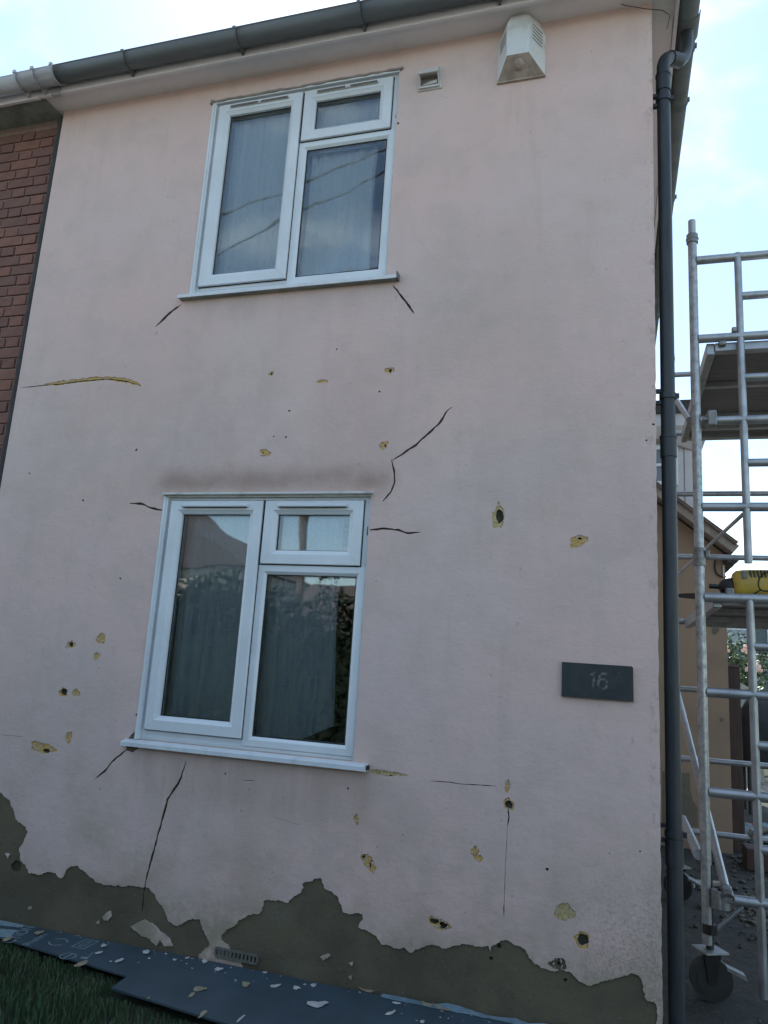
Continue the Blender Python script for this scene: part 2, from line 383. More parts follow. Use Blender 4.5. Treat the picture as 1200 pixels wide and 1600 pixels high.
def blob(cx, cy, rx, ry, n=22, rough=.28, rot=0):
    ph = [random.uniform(0, 6.28) for _ in range(4)]; o = []
    for i in range(n):
        t = i/n*math.tau; r = 1+rough*(.5*math.sin(2*t+ph[0])+.4*math.sin(3*t+ph[1])+.35*math.sin(5*t+ph[2]))+random.uniform(-.6, .6)*rough*.6
        x, y = rx*r*math.cos(t), ry*r*math.sin(t); o.append((cx+x*math.cos(rot)-y*math.sin(rot), cy+x*math.sin(rot)+y*math.cos(rot)))
    return o
def pxpoly(L, Y=0): return [WP(*p, Y) for p in L]

# ================================================================== GROUND (one sheet to the horizon, roads and passage on top)
raw('ground', [(-600, -600, -.02), (600, -600, -.02), (600, 800, -.02), (-600, 800, -.02)], [(0, 1, 2, 3)], 'turf', kind='structure')
raw('passage_ground', [(.0, -2.6, -.004), (2.6, -2.6, -.004), (2.6, 9.5, -.004), (.0, 9.5, -.004)], [(0, 1, 2, 3)], 'passage_ground', kind='structure')
raw('garden_paving', [(1.0, 8.2, .0), (6, 8.2, .0), (6, 11.2, .0), (1.0, 11.2, .0)], [(0, 1, 2, 3)], 'paving_joint', kind='structure')
gp = D.objects['garden_paving']; me0 = None
for i in range(8):
    for j in range(5):
        x0 = 1.02+i*.6; y0 = 8.22+j*.6
        if me0 is None:
            b = MB(); b.bbox((0, 0, .002), (.585, .585, .022), .004); o = b.build('slab', 'paving', gp); me0 = o.data
        else: o = link('slab', me0, gp)
        o.location = (x0, y0, random.uniform(0, .004))
raw('pavement', [(-30, -7.6, .05), (30, -7.6, .05), (30, -5.4, .05), (-30, -5.4, .05), (-30, -7.6, -.05), (30, -7.6, -.05)], [(0, 1, 2, 3), (4, 5, 1, 0)], 'pavement_grey', kind='structure')
raw('road', [(-60, -14.5, -.01), (60, -14.5, -.01), (60, -7.6, -.01), (-60, -7.6, -.01)], [(0, 1, 2, 3)], 'asphalt', kind='structure')

# ================================================================== THE PINK HOUSE
WX0, WX1, WTOP, WBOT = -3.655, .203, 5.15, -.03
house = thing('pink_house', 'pink painted end house with two white windows and cracked, peeling render', 'house', (-1.7, 0, 0))
WIN = (-2.452, -1.218, 1.030, 2.372); DZ = 2.607
win_polys = [[(WIN[0], WIN[2]+d), (WIN[1], WIN[2]+d), (WIN[1], WIN[3]+d), (WIN[0], WIN[3]+d)] for d in (0, DZ)]
upper_edge_chip = [(-2.47, 4.975), (-2.475, 4.995), (-2.44, 5.0), (-2.1, 4.992), (-1.9, 4.996), (-1.6, 4.99), (-1.35, 4.997), (-1.21, 4.995), (-1.205, 4.978)]
e_left = [(WX0-.02, .98), (WX0+.03, .96), (WX0+.05, 1.02), (-3.45, .99)] + pxpoly([(-25, 1228), (0, 1237), (15, 1250), (20, 1262), (24, 1280), (38, 1290), (44, 1300), (40, 1308), (36, 1318), (30, 1330), (33, 1345), (40, 1352), (47, 1365), (62, 1367), (75, 1362), (85, 1363), (97, 1372), (103, 1360), (112, 1353), (120, 1352), (130, 1360), (140, 1370), (155, 1380), (175, 1383), (205, 1384), (225, 1387), (234, 1388), (243, 1398), (248, 1410), (258, 1425), (264, 1440), (278, 1447), (290, 1440), (300, 1435), (312, 1436), (316, 1450), (326, 1470), (326, 1480), (310, 1492), (312, 1520)])
e_left = e_left+[(e_left[-1][0], -.2), (WX0-.02, -.2)]
e_right = pxpoly([(380, 1520), (374, 1500), (366, 1497), (358, 1480), (345, 1468), (350, 1458), (365, 1448), (380, 1435), (395, 1428), (408, 1424), (411, 1410), (416, 1406), (430, 1408), (450, 1411), (460, 1400), (470, 1395), (474, 1388), (472, 1382), (480, 1378), (492, 1372), (503, 1374), (507, 1388), (518, 1392), (527, 1400), (532, 1412), (536, 1425), (550, 1428), (567, 1430), (567, 1437), (560, 1448), (575, 1455), (590, 1467), (597, 1476), (615, 1481), (630, 1480), (643, 1489), (660, 1480), (680, 1477), (690, 1481), (710, 1477), (735, 1476), (763, 1478), (766, 1488), (769, 1478), (783, 1469), (795, 1470), (810, 1478), (822, 1486), (832, 1502), (845, 1512), (862, 1517), (878, 1515), (890, 1518), (902, 1530), (925, 1540), (940, 1533), (960, 1528), (985, 1521), (998, 1524), (1005, 1540), (1010, 1562), (1024, 1568), (1027, 1590), (1029, 1640)])
e_right = e_right+[(e_right[-1][0], -.2), (e_right[0][0], -.2)]
EXP = [Poly(jag(jag(jag(e_left, .03, .20), .013, .42), .005, .55)), Poly(jag(jag(jag(e_right, .03, .20), .013, .42), .005, .55)),
       Poly(jag(pxpoly([(216, 1139), (206, 1147), (196, 1158), (197, 1172), (207, 1176), (216, 1170), (221, 1160)]), .008, .3))]
ISL = [Poly(jag(pxpoly(L), .006, .4)) for L in ([(203, 1448), (225, 1437), (240, 1445), (254, 1458), (264, 1466), (270, 1478), (258, 1479), (250, 1468), (244, 1478), (232, 1466), (218, 1460)],
       [(160, 1432), (166, 1426), (173, 1424), (174, 1432), (168, 1439), (162, 1437)], [(44, 1417), (48, 1416), (48, 1421), (44, 1421)], [(150, 1441), (156, 1438), (155, 1444)], [(500, 1495), (512, 1490), (516, 1494), (505, 1501)], [(545, 1505), (551, 1503), (550, 1509)], [(544, 1526), (550, 1524), (549, 1531)], [(8, 1333), (15, 1335), (12, 1341)])]
# yellow patches: (cx, cy, rx, ry in px, rotation, hole or None (dx,dy,rx,ry), material)
CH = [(609, 579, 7, 5, 0, (1, 0, 2.5, 2.5)), (504, 596, 8, 3.2, 0, None), (424, 584, 4, 3, 0, (0, 0, 1.6, 1.6)), (414, 708, 8, 5.5, 0, (-3, -1, 1.2, 1)), (600, 696, 6.5, 6.5, 0, (2, 0, 1.8, 2)),
      (158, 998, 6, 8, -.4, None), (151, 1025, 4.5, 5, 0, None), (111, 1007, 7, 5, .4, (0, 0, 3.5, 3)), (99, 1082, 6.5, 6, 0, (1, -1, 5, 4.5)), (119, 1082, 5.5, 5, 0, None),
      (108, 1152, 4.5, 8, -.2, None), (66, 1168, 19, 6.5, 0, (7, 3.5, 5.5, 2.8)), (779, 807, 9, 19, .1, (1.5, -.5, 5.8, 11)), (903, 846, 14, 9, .7, (3, -5, 3, 2)), (604, 1208, 25, 4, 0, (7, 3, 3.5, 1)),
      (793, 1228, 4.5, 9, 0, None), (795, 1256, 7.5, 9, 0, (0, 1, 6, 6)), (742, 1329, 6.5, 6, 0, None), (747, 1340, 7, 5.5, 0, None), (574, 1345, 7, 10, .55, None), (582, 1354, 5.5, 8, .3, None), (567, 1338, 5, 2.5, .5, None),
      (686, 1443, 16, 8, -.1, (-8, -2, 7, 4)), (693, 1446, 6, 5, 0, (0, 1, 5, 4)), (882, 1425, 14, 13, -.3, None), (909, 1468, 12, 11, 0, (2, 0, 8.5, 9)), (872, 1506, 12, 9, 0, (1, 0, 3, 3)), (557, 1280, 4, 7, 0, None)]
CRK = [([(283, 476), (262, 492), (243, 511)], 4.5), ([(614, 446), (630, 466), (647, 490)], 4.2), ([(706, 636), (696, 645), (688, 660), (650, 695), (613, 720)], 4.6), ([(612, 718), (616, 735), (617, 752), (611, 768), (598, 784)], 3.8),
       ([(574, 829), (600, 826), (622, 828), (637, 833), (657, 832)], 3.8), ([(202, 786), (222, 787), (236, 794), (256, 798)], 4), ([(198, 1171), (175, 1190), (164, 1205), (149, 1217)], 4.2),
       ([(291, 1189), (281, 1220), (262, 1249), (248, 1300), (232, 1360), (224, 1396)], 4.6), ([(224, 1393), (221, 1425)], 2.2), ([(33, 606), (70, 602), (95, 600), (130, 595), (170, 592), (198, 596), (219, 602)], 2.2),
       ([(672, 1220), (700, 1222), (720, 1225), (775, 1228)], 1.8), ([(774, 1228), (778, 1238)], 1.1), ([(794, 1262), (795, 1276), (793, 1290)], 3.4), ([(793, 1288), (790, 1350), (787, 1432)], 1.0), ([(787, 1412), (787, 1431)], 3.6), ([(0, 1148), (38, 1151)], .8),
       ([(380, 1219), (400, 1220)], 1.0), ([(425, 1275), (470, 1290)], .6)]
px_m = lambda x, y: (Vector(WP(x+1, y))-Vector(WP(x, y))).length
cracks = []
for L, wd in CRK:
    mid = L[len(L)//2]; s = (px_m(*mid)+(Vector(WP(mid[0], mid[1]+1))-Vector(WP(*mid))).length)/2
    cracks.append(Poly(ribbon(pxpoly(L), wd*s)))
yellow_edge = Poly(ribbon(pxpoly([(70, 601), (95, 599), (130, 594), (170, 591), (198, 595), (217, 600), (221, 603)]), 7.5*px_m(130, 594), True))
chips = []; holes = []; SPK = []
for k, (cx, cy, rx, ry, rot, h) in enumerate(CH):
    s = px_m(cx, cy); c0 = WP(cx, cy)
    P = Poly(jag(blob(c0[0], c0[1], rx*s*1.05, ry*s*1.05, 24, .24, rot), .005, .55)); cuth = None
    if rx*ry > 24:
        for q in range(int(3+rx*ry/14)):
            a = random.random()*6.28; rr_ = random.uniform(.55, 1.0); e1, e2 = rx*s*rr_*math.cos(a), ry*s*rr_*math.sin(a)
            SPK.append(Poly(blob(c0[0]+e1*math.cos(rot)-e2*math.sin(rot), c0[1]+e1*math.sin(rot)+e2*math.cos(rot), s*random.uniform(.5, 1.3), s*random.uniform(.7, 2.0), 7, .3, random.random()*3)))
    if h:
        cuth = Poly(blob(c0[0]+h[0]*s, c0[1]-h[1]*s, h[2]*s, h[3]*s, 16, .16)); holes.append(cuth)
    chips.append((P, cuth, k))
chips.append((yellow_edge, None, 99))
for (x, y, r) in ((213, 703, 1.8), (130, 782, 1.8), (188, 904, 1.5), (46, 740, 1.2), (452, 642, 1.7), (447, 683, 1.6), (428, 682, 1.3), (214, 1117, 2), (544, 1232, 1.7), (352, 1209, 1.5), (855, 1358, 2.4), (377, 1267, 1), (24, 1354, 8), (593, 612, 1.5), (526, 546, 1.2), (157, 1233, 1), (1010, 688, 1.6), (1000, 1330, 1.5), (767, 1498, 3), (779, 1478, 4), (883, 1532, 3), (1021, 663, 2), (622, 193, 2), (620, 178, 1.5), (800, 1400, 1)):
    s = px_m(x, y); c0 = WP(x, y); holes.append(Poly(blob(c0[0], c0[1], r*s, r*s, 10, .2)))
WINP = [Poly(p) for p in win_polys]
def paint_keep(x, z):
    if any(p.has(x, z) for p in WINP) or any(p.has(x, z) for p in cracks) or any(p.has(x, z) for p in holes): return False
    if any(p.has(x, z) for p, _, _ in chips): return any(p.has(x, z) for p in SPK)
    if any(p.has(x, z) for p in EXP) and not any(p.has(x, z) for p in ISL): return False
    return not chipU.has(x, z)
chipU = Poly(jag(upper_edge_chip, .02, .2))
edge = [(WX0, WBOT)]+[(WX1+random.uniform(-.004, .001)*(1 if z < 3 else .3), z) for z in [i*.04 for i in range(0, 128)]]+[(WX1, WTOP), (WX0, WTOP)]
allp = [p.p for p in WINP+cracks+holes+EXP+ISL+SPK]+[p.p for p, _, _ in chips]+[chipU.p]
sheet('painted_wall', edge, paint_keep, allp, -.002, .007, 'pink_paint', house)
def sub_keep(x, z): return not (any(p.has(x, z) for p in WINP) or any(p.has(x, z) for p in cracks) or any(p.has(x, z) for p in holes))
sheet('exposed_render', [(WX0, -.3), (WX1-.003, -.3), (WX1-.003, WTOP), (WX0, WTOP)], sub_keep, [p.p for p in WINP+cracks+holes], .005, .11, 'cement_render', house)
for P, hh, k in chips:
    xs = P.b; o = [(xs[0]-.004, xs[2]-.004), (xs[1]+.004, xs[2]-.004), (xs[1]+.004, xs[3]+.004), (xs[0]-.004, xs[3]+.004)]
    if k == 26: continue
    sheet('yellow_patch', o, lambda x, z: P.has(x, z) and not any(h.has(x, z) for h in holes) and not any(c.has(x, z) for c in cracks), [P.p]+[h.p for h in holes if h.b[0] < xs[1] and h.b[1] > xs[0] and h.b[2] < xs[3] and h.b[3] > xs[2]]+([c.p for c in cracks] if k in (99, 16) else []), .0025, .003, 'pale_undercoat' if k in (2, 12, 14, 23, 24) else 'yellow_undercoat', house)
def fillquad(P, Y, name, mat):
    b = P.b; e = .006; raw(name, [(b[0]-e, Y, b[2]-e), (b[1]+e, Y, b[2]-e), (b[1]+e, Y, b[3]+e), (b[0]-e, Y, b[3]+e)], [(0, 1, 2, 3)], mat, house)
for p in cracks: fillquad(p, .013, 'crack', 'crack_mortar')
for p in holes: fillquad(p, .017, 'fixing_hole', 'hole_dark')
# body of the house behind the coats
b = MB(); b.box((WX1-.11, .12, -.3), (WX1-.002, 8.0, WTOP)); b.build('side_wall', 'pink_paint', house)
b = MB(); b.box((WX0, 7.8, -.3), (WX1-.11, 8.0, WTOP)); b.box((WX0-.1, .12, -.3), (WX0, 8.0, WTOP)); b.build('rear_wall', 'brick_wall_plain', house)
b = MB()
for z0, z1 in ((.02, 2.62), (2.75, 5.12)):
    x0, x1, y0, y1 = -3.4, .05, .12, 3.4
    v = [(x0, y0, z0), (x1, y0, z0), (x1, y1, z0), (x0, y1, z0), (x0, y0, z1), (x1, y0, z1), (x1, y1, z1), (x0, y1, z1)]
    b.add(v, [(0, 3, 2, 1), (4, 5, 6, 7), (1, 2, 6, 5), (2, 3, 7, 6), (3, 0, 4, 7)])
b.build('room', 'interior', house)

# ---- eaves
GX1 = .435
b = MB(); b.box((-3.70, -.163, 5.135), (.325, .12, 5.155)); b.box((.19, .12, 5.136), (.322, 8.2, 5.154)); b.build('soffit', 'soffit_white', house)
b = MB(); b.box((-3.70, -.184, 5.108), (.325, -.164, 5.32)); b.build('fascia', 'soffit_white', house)
b = MB(); b.box((.326, -.184, 5.108), (.345, 8.2, 5.32)); b.build('fascia', 'soffit_white', house)
b = MB()
b.add([(-3.7, -.22, 5.31), (.37, -.22, 5.31), (.37, 8.3, 5.31), (-3.7, 8.3, 5.31), (-3.7, 4.0, 7.4), (-1.7, 4.0, 7.4), (-3.7, -.22, 5.28), (.37, -.22, 5.28), (.37, 8.3, 5.28)],
      [(0, 1, 5, 4), (1, 2, 5), (2, 3, 4, 5), (6, 7, 1, 0), (7, 8, 2, 1), (0, 3, 2, 1)]); b.build('roof', 'roof_tile', house)
def half_gutter(p0, p1, out_dir, r, th=.004, seg=16):
    p0, p1, o = Vector(p0), Vector(p1), Vector(out_dir); v = []; f = []; n = seg+1
    for rad in (r, r-th):
        for p in (p0, p1):
            for k in range(n):
                a = math.pi*k/seg; v.append(p+o*(-math.cos(a)*rad)-Vector((0, 0, 1))*(math.sin(a)*rad))
    for k in range(seg):
        f.append((k, k+1, n+k+1, n+k)); f.append((2*n+k, 3*n+k, 3*n+k+1, 2*n+k+1))
    for k in (0, seg): f.append((k, n+k, 3*n+k, 2*n+k))
    for e in (0, n):
        for k in range(seg): f.append((e+k, 2*n+e+k, 2*n+e+k+1, e+k+1))
    mb = MB(); mb.add(v, f, True); return mb
GZ = 5.190; GY = -.256
half_gutter((-3.50, GY, GZ), (GX1-.01, GY, GZ), (0, -1, 0), .064).build('gutter', 'gutter_grey', house)
half_gutter((.403, -.33, GZ), (.403, 8.2, GZ), (1, 0, 0), .057).build('gutter', 'gutter_grey', house)
def clip(x):
    mb = half_gutter((x-.011, GY, GZ+.003), (x+.011, GY, GZ+.003), (0, -1, 0), .0695, .0045)
    mb.add([(x-.018, -.186, 5.18), (x+.018, -.186, 5.18), (x+.007, -.186, 5.088+.03), (x-.007, -.186, 5.088+.03), (x-.014, -.225, 5.14), (x+.014, -.225, 5.14), (x+.006, -.204, 5.095+.03), (x-.006, -.204, 5.095+.03)],
           [(4, 5, 1, 0), (5, 6, 2, 1), (6, 7, 3, 2), (7, 4, 0, 3), (7, 6, 5, 4)]); mb.box((x-.01, -.327, GZ-.006), (x+.01, -.315, GZ+.012)); return mb
for x in (-2.965, -2.178, -1.389, -.60, .10): clip(x).build('gutter_clip', 'gutter_grey', house)
for y in (.42, .86, 1.9, 2.9, 3.9, 5.0):
    mb = half_gutter((.403, y-.011, GZ+.003), (.403, y+.011, GZ+.003), (1, 0, 0), .0635, .0045); mb.box((.455, y-.012, GZ-.004), (.474, y+.012, GZ+.016)); mb.build('gutter_clip', 'gutter_grey', house)
half_gutter((.403, .16, GZ+.001), (.403, .33, GZ+.001), (1, 0, 0), .067, .006).build('gutter_outlet', 'gutter_grey', house)
half_gutter((.27, GY, GZ+.001), (.44, GY, GZ+.001), (0, -1, 0), .071, .006).build('gutter_corner', 'gutter_grey', house)
# downpipe with swan neck, sockets and brackets
PX, PY = .2605, .06
b = MB(); b.tube([(PX, PY, -.02), (PX, PY, 4.72)]+bez((PX, PY, 4.745), (PX, PY, 4.84), (.315, .13, 4.875), 8)+bez((.335, .155, 4.885), (.403, .24, 4.92), (.403, .24, 5.14), 8), .034, 20)
dp = b.build('downpipe', 'pipe_black', house)
for z in (4.66, 2.62, .78):
    b = MB(); b.tube([(PX, PY, z-.05), (PX, PY, z+.05)], .0385, 20); b.tube([(PX, PY, z+.045), (PX, PY, z+.058)], .041, 20); b.build('pipe_socket', 'pipe_black', dp)
b = MB(); b.tube([(.300, .112, 4.865), (.352, .176, 4.895)], .040, 20); b.build('pipe_elbow', 'pipe_black', dp)
for z in (4.56, 2.88, .86):
    b = MB(); b.tube([(PX, PY, z-.014), (PX, PY, z+.014)], .040, 20)
    for dz in (-.03, .03): b.box((WX1-.004, PY-.012, z+dz-.009), (PX-.02, PY+.012, z+dz+.009))
    b.box((PX-.03, PY-.01, z-.039), (PX-.018, PY+.01, z+.039)); b.box((PX+.034, PY-.014, z-.012), (PX+.052, PY-.004, z+.012)); b.build('pipe_bracket', 'pipe_black', dp)
b = MB()
p = [on(1, -.03, 945, -6), on(1, -.03, 975, 8), on(1, -.03, 1010, 14), on(1, -.02, 1035, 16), on(1, .0, 1047, 24), on(1, .02, 1042, 45)]
b.tube([q for i in range(len(p)-1) for q in [p[i].lerp(p[i+1], t/4) for t in range(4)]]+[p[-1]], .002, 8)
tag(b.build('cable', 'cable_black'), 'thin black cable drooping from the eaves to the top of the downpipe', 'cable')

# ---- air brick at the foot of the wall
b = MB(); az0, az1, ax0, ax1 = .052, .098, -1.86, -1.635
b.box((ax0, -.012, az0), (ax1, -.002, az0+.012)); b.box((ax0, -.012, az1-.010), (ax1, -.002, az1)); n = 11
for i in range(n+1):
    x = ax0+(ax1-ax0)*i/n; b.box((x-.0055, -.011, az0+.012), (x+.0055, -.002, az1-.010))
ab = b.build('air_brick', 'airbrick', house)
raw('air_slots', [(ax0, -.001, az0), (ax1, -.001, az0), (ax1, -.001, az1), (ax0, -.001, az1)], [(0, 1, 2, 3)], 'vent_shadow', ab)

# ---- windows
def ring(mb, x0, x1, z0, z1, wd, prof, gap=.0005):
    """four mitred members; prof = [(inset 0..1 of wd, Y)]"""
    C4 = [(x0, z0), (x1, z0), (x1, z1), (x0, z1)]
    ins = [(1, 1), (-1, 1), (-1, -1), (1, -1)]
    for i in range(4):
        j = (i+1) % 4; a, bb_ = C4[i], C4[j]; t = Vector((bb_[0]-a[0], bb_[1]-a[1])).normalized()*gap
        v = []
        for (d, y) in prof:
            pa = (a[0]+ins[i][0]*d*wd+t.x, a[1]+ins[i][1]*d*wd+t.y); pb = (bb_[0]+ins[j][0]*d*wd-t.x, bb_[1]+ins[j][1]*d*wd-t.y)
            v += [(pa[0], y, pa[1]), (pb[0], y, pb[1])]
        f = [(2*k, 2*k+1, 2*k+3, 2*k+2) for k in range(len(prof)-1)]
        f += [tuple(2*k for k in range(len(prof)))[::-1], tuple(2*k+1 for k in range(len(prof)))]
        mb.add(v, f)
def sash_prof(yf): return [(0, .06), (0, yf+.003), (.04, yf), (.70, yf), (.76, yf+.004), (.99, yf+.014), (1, yf+.016), (1, .06)]
def window(dz, upper):
    b = MB(); x0, x1, z0, z1 = WIN[0]+.002, WIN[1]-.002, WIN[2]+dz, WIN[3]+dz
    ring(b, x0, x1, z0, z1, .05, [(0, .09), (0, .018), (.3, .018), (.34, .022), (.6, .022), (.64, .019), (1, .019), (1, .09)])
    b.box((-1.845, .0205, z0+.03), (-1.800, .085, z1-.03)); b.box((-1.81, .0207, 1.955+dz), (x1-.03, .086, 2.01+dz))
    fr = b.build('window', 'upvc', house)
    b = MB(); ring(b, -1.838, -1.228, 1.050+dz, 1.994+dz, .052, [(0, .06), (0, .015), (.62, .013), (.72, .016), (1, .028), (1, .06)]); b.build('fixed_light', 'upvc', fr)
    for (a, c, d, e) in ((-2.421, -1.842, 1.084, 2.350), (-1.827, -1.258, 2.000, 2.350)):
        b = MB(); ring(b, a, c, d+dz, e+dz, .076, sash_prof(-.004 if a < -2 else -.002)); b.build('sash', 'upvc', fr)
        b = MB(); ring(b, a-.004, c+.004, d-.004+dz, e+.004+dz, .006, [(0, .03), (0, .012), (1, .012), (1, .03)]); b.build('gasket', 'rubber', fr)
        # trickle vent on the top rail
        tx0, tx1, tz = a+.083, c-.088, e-.030+dz
        b = MB()
        if upper:
            b.bbox((tx0, -.012, tz-.006), (tx1, -.003, tz+.010), .002); tv = b.build('trickle_vent', 'upvc_dirty', fr)
            b = MB(); k = int((tx1-tx0)/.011)
            for i in range(k):
                xx = tx0+.006+i*(tx1-tx0-.012)/k
                if abs(i-k/2) > 1: b.box((xx, -.0145, tz-.005), (xx+.0088, -.0125, tz+.009))
            b.build('vent_slots', 'vent_dark', tv)
        else:
            b.add([(tx0, -.006, tz+.012), (tx1, -.006, tz+.012), (tx1, -.026, tz-.004), (tx0, -.026, tz-.004), (tx0, -.024, tz-.009), (tx1, -.024, tz-.009), (tx0, -.003, tz-.006), (tx1, -.003, tz-.006), (tx0, -.003, tz+.012), (tx1, -.003, tz+.012)],
                  [(0, 1, 9, 8), (3, 2, 1, 0), (4, 5, 2, 3), (6, 7, 5, 4), (0, 8, 6, 4, 3), (1, 2, 5, 7, 9)]); tv = b.build('trickle_vent', 'upvc', fr)
            b = MB(); b.box((tx0+.004, -.022, tz-.0115), (tx1-.004, -.004, tz-.0095)); b.build('vent_slots', 'vent_dark', tv)
    for (a, c, d, e) in ((-2.350, -1.914, 1.156, 2.279), (-1.756, -1.330, 2.072, 2.279), (-1.792, -1.274, 1.096, 1.948)):
        for yy, nm in ((.030, 'pane'), (.050, 'pane')):
            raw(nm, [(a, yy, d+dz), (c, yy, d+dz), (c, yy, e+dz), (a, yy, e+dz)], [(0, 1, 2, 3)], 'window_glass', fr)
        b = MB(); ring(b, a-.002, c+.002, d-.002+dz, e+.002+dz, .010, [(0, .029), (0, .024), (1, .0265), (1, .029)]); b.build('gasket', 'rubber', fr)
        b = MB(); ring(b, a, c, d+dz, e+dz, .010, [(0, .049), (0, .033), (1, .033), (1, .049)]); b.build('spacer_bar', 'casting', fr)
    # sill with nose and end caps
    zs = WIN[2]+dz; sx0, sx1 = -2.525, -1.143
    b = MB(); pr = [(.05, zs-.003), (.0, zs-.003), (-.040, zs-.012), (-.048, zs-.016), (-.048, zs-.036), (-.043, zs-.036), (-.041, zs-.022), (.0, zs-.020), (.0, zs-.034)]
    v = [(x, y, z) for x in (sx0, sx1) for y, z in pr]; k = len(pr)
    b.add(v, [(i, i+1, k+i+1, k+i) for i in range(k-1)]+[tuple(range(k))[::-1], tuple(range(k, 2*k))]); sl = b.build('sill', 'sill_white', fr)
    if upper:
        b = MB(); b.bbox((sx1-.001, -.049, zs-.038), (sx1+.006, .0, zs+.003), .0015); b.build('sill_end', 'gutter_grey', sl)
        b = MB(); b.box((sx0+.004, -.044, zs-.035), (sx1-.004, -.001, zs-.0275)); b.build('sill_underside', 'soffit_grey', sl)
    else:
        b = MB(); b.bbox((sx1-.001, -.050, zs-.038), (sx1+.004, .0, zs-.002), .0015); b.build('sill_end', 'sill_white', sl)
        b = MB(); b.box((sx1+.003, -.044, zs-.030), (sx1+.011, -.002, zs-.010)); b.build('sill_end', 'rubber', sl)
    # plastic channel down the left reveal, bead on the right, head trim
    b = MB(); b.box((WIN[0]-.016, -.010, zs), (WIN[0]-.004, .004, WIN[3]+dz)); b.box((WIN[0]-.004, -.003, zs), (WIN[0]+.010, .017, WIN[3]+dz)); b.build('side_trim', 'upvc', fr)
    b = MB(); b.box((WIN[1]-.006, .004, zs), (WIN[1]+.004, .016, WIN[3]+dz)); b.build('side_trim', 'upvc_dirty', fr)
    b = MB()
    if upper: b.box((WIN[0]-.004, -.006, WIN[3]+dz-.004), (WIN[1]+.003, .016, WIN[3]+dz+.010)); b.build('head_trim', 'upvc', fr)
    else:
        b.bbox((WIN[0]-.018, -.030, WIN[3]+.008), (WIN[1]+.012, -.001, WIN[3]+.020), .002); b.box((WIN[0]-.014, -.004, WIN[3]-.002), (WIN[1]+.008, .016, WIN[3]+.010)); b.build('head_trim', 'upvc_dirty', fr)
    return fr
window(0, False); window(DZ, True)
# rough mortar lip above the upper window
b = MB(); pts = [(-2.475+i*.04, -.004-random.random()*.006, 4.992+random.uniform(-.003, .004)) for i in range(33)]
b.tube(pts, [.006+random.random()*.004 for _ in pts], 7); b.tube([(-2.475, -.012, 4.972), (-2.473, -.010, 5.0)], .011, 8); b.build('mortar_lip', 'verge_board', house)

# ---- net curtains
def curtain(x0, x1, z0, z1, yb, amp, waves, mat, label, skew=0., hem=None, nx=150, nz=26):
    v = []; f = []
    for j in range(nz+1):
        t = j/nz
        for i in range(nx+1):
            u = i/nx; ph = u*waves*math.tau+.9*math.sin(u*9)+.5*math.sin(t*2.2+u*4)
            zb = z0+(hem(u) if hem else 0); z = zb+(z1-zb)*t
            x = x0+(x1-x0)*u+skew*(1-t)*(.2+.8*u)+.012*math.sin(t*6+u*20)*(1-t)
            y = yb+amp*(.35+.9*abs(math.sin(u*7.3+.6)))*(math.sin(ph)*(1.15-.4*t)+.35*math.sin(2.7*ph+1))
            v.append((x, y, z))
    n = nx+1
    for j in range(nz):
        for i in range(nx): f.append((j*n+i, j*n+i+1, (j+1)*n+i+1, (j+1)*n+i))
    return tag(raw('net_curtain', v, f, mat, smooth=True), label, 'curtain', 'net curtains behind the windows')
curtain(-2.40, -1.345, 3.60, 4.96, .088, .009, 13, 'net_curtain', 'white net curtain hanging full and even behind the upper window', skew=-.02)
curtain(-2.36, -1.40, .99, 2.33, .092, .012, 7, 'net_thin', 'thin grey net curtain slanting and lifted at its hem behind the lower window', skew=-.12 and .02, hem=lambda u: .06+(.13*max(0, (u-.72)/.28)**1.2))
# the dark rod-like post standing inside the lower window (behind the small top pane)
b = MB(); b.box((-2.42, .24, .9), (-1.2, .60, .93)); b.build('window_board', 'upvc_dirty', house)

# ================================================================== FITTINGS ON THE WALL
# house number
P4 = [Vector((x, 0, z)) for x, z in ((-.221, 1.413), (.090, 1.412), (.088, 1.562), (.082, 1.567), (-.221, 1.569))]
b = MB(); n = 5
b.add([(q.x, -.020, q.z) for q in P4]+[(q.x+(.003 if q.x > 0 else -.003), -.015, q.z) for q in P4]+[(q.x+(.003 if q.x > 0 else -.003), -.0005, q.z) for q in P4],
      [tuple(range(n))]+[(i, n+i, n+(i+1) % n, (i+1) % n) for i in range(n)]+[(n+i, 2*n+i, 2*n+(i+1) % n, n+(i+1) % n) for i in range(n)]+[tuple(range(2*n, 3*n))[::-1]])
plq = b.build('house_number_plaque', 'slate'); tag(plq, 'dark slate plaque with the number 16 on the pink wall', 'house number')
dg = None
def text_mesh(name, txt, size, mat, M, parent=None, ext=.0, bold=0.):
    cu = D.curves.new(name, 'FONT'); cu.body = txt; cu.size = size; cu.extrude = ext; cu.offset = bold; cu.resolution_u = 3
    cu.align_x = 'LEFT'
    t = D.objects.new('tmp_text', cu); SC.collection.objects.link(t); bpy.context.view_layer.update()
    me = D.meshes.new_from_object(t.evaluated_get(bpy.context.evaluated_depsgraph_get())); D.objects.remove(t); D.curves.remove(cu)
    me.transform(M); me.name = name; me.materials.clear(); me.materials.append(MATS[mat])
    return link(name, me, parent)
b = MB(); yn = -.0212
def stroke(pts, wd):
    P = [Vector(p) for p in pts]; L = []; n = len(P)
    for i in range(n):
        t = (P[min(i+1, n-1)]-P[max(i-1, 0)]).normalized(); nr = Vector((-t.y, t.x))*wd/2; L += [P[i]+nr, P[i]-nr]
    b.add([(q.x, yn, q.y) for q in L], [(2*i, 2*i+1, 2*i+3, 2*i+2) for i in range(n-1)])
stroke([(-.0805, 1.456), (-.0800, 1.532)], .0115); b.add([(-.0862, yn-.0001, 1.5315), (-.0862, yn-.0001, 1.518), (-.0975, yn-.0001, 1.511), (-.0975, yn-.0001, 1.520)], [(0, 1, 2, 3)])
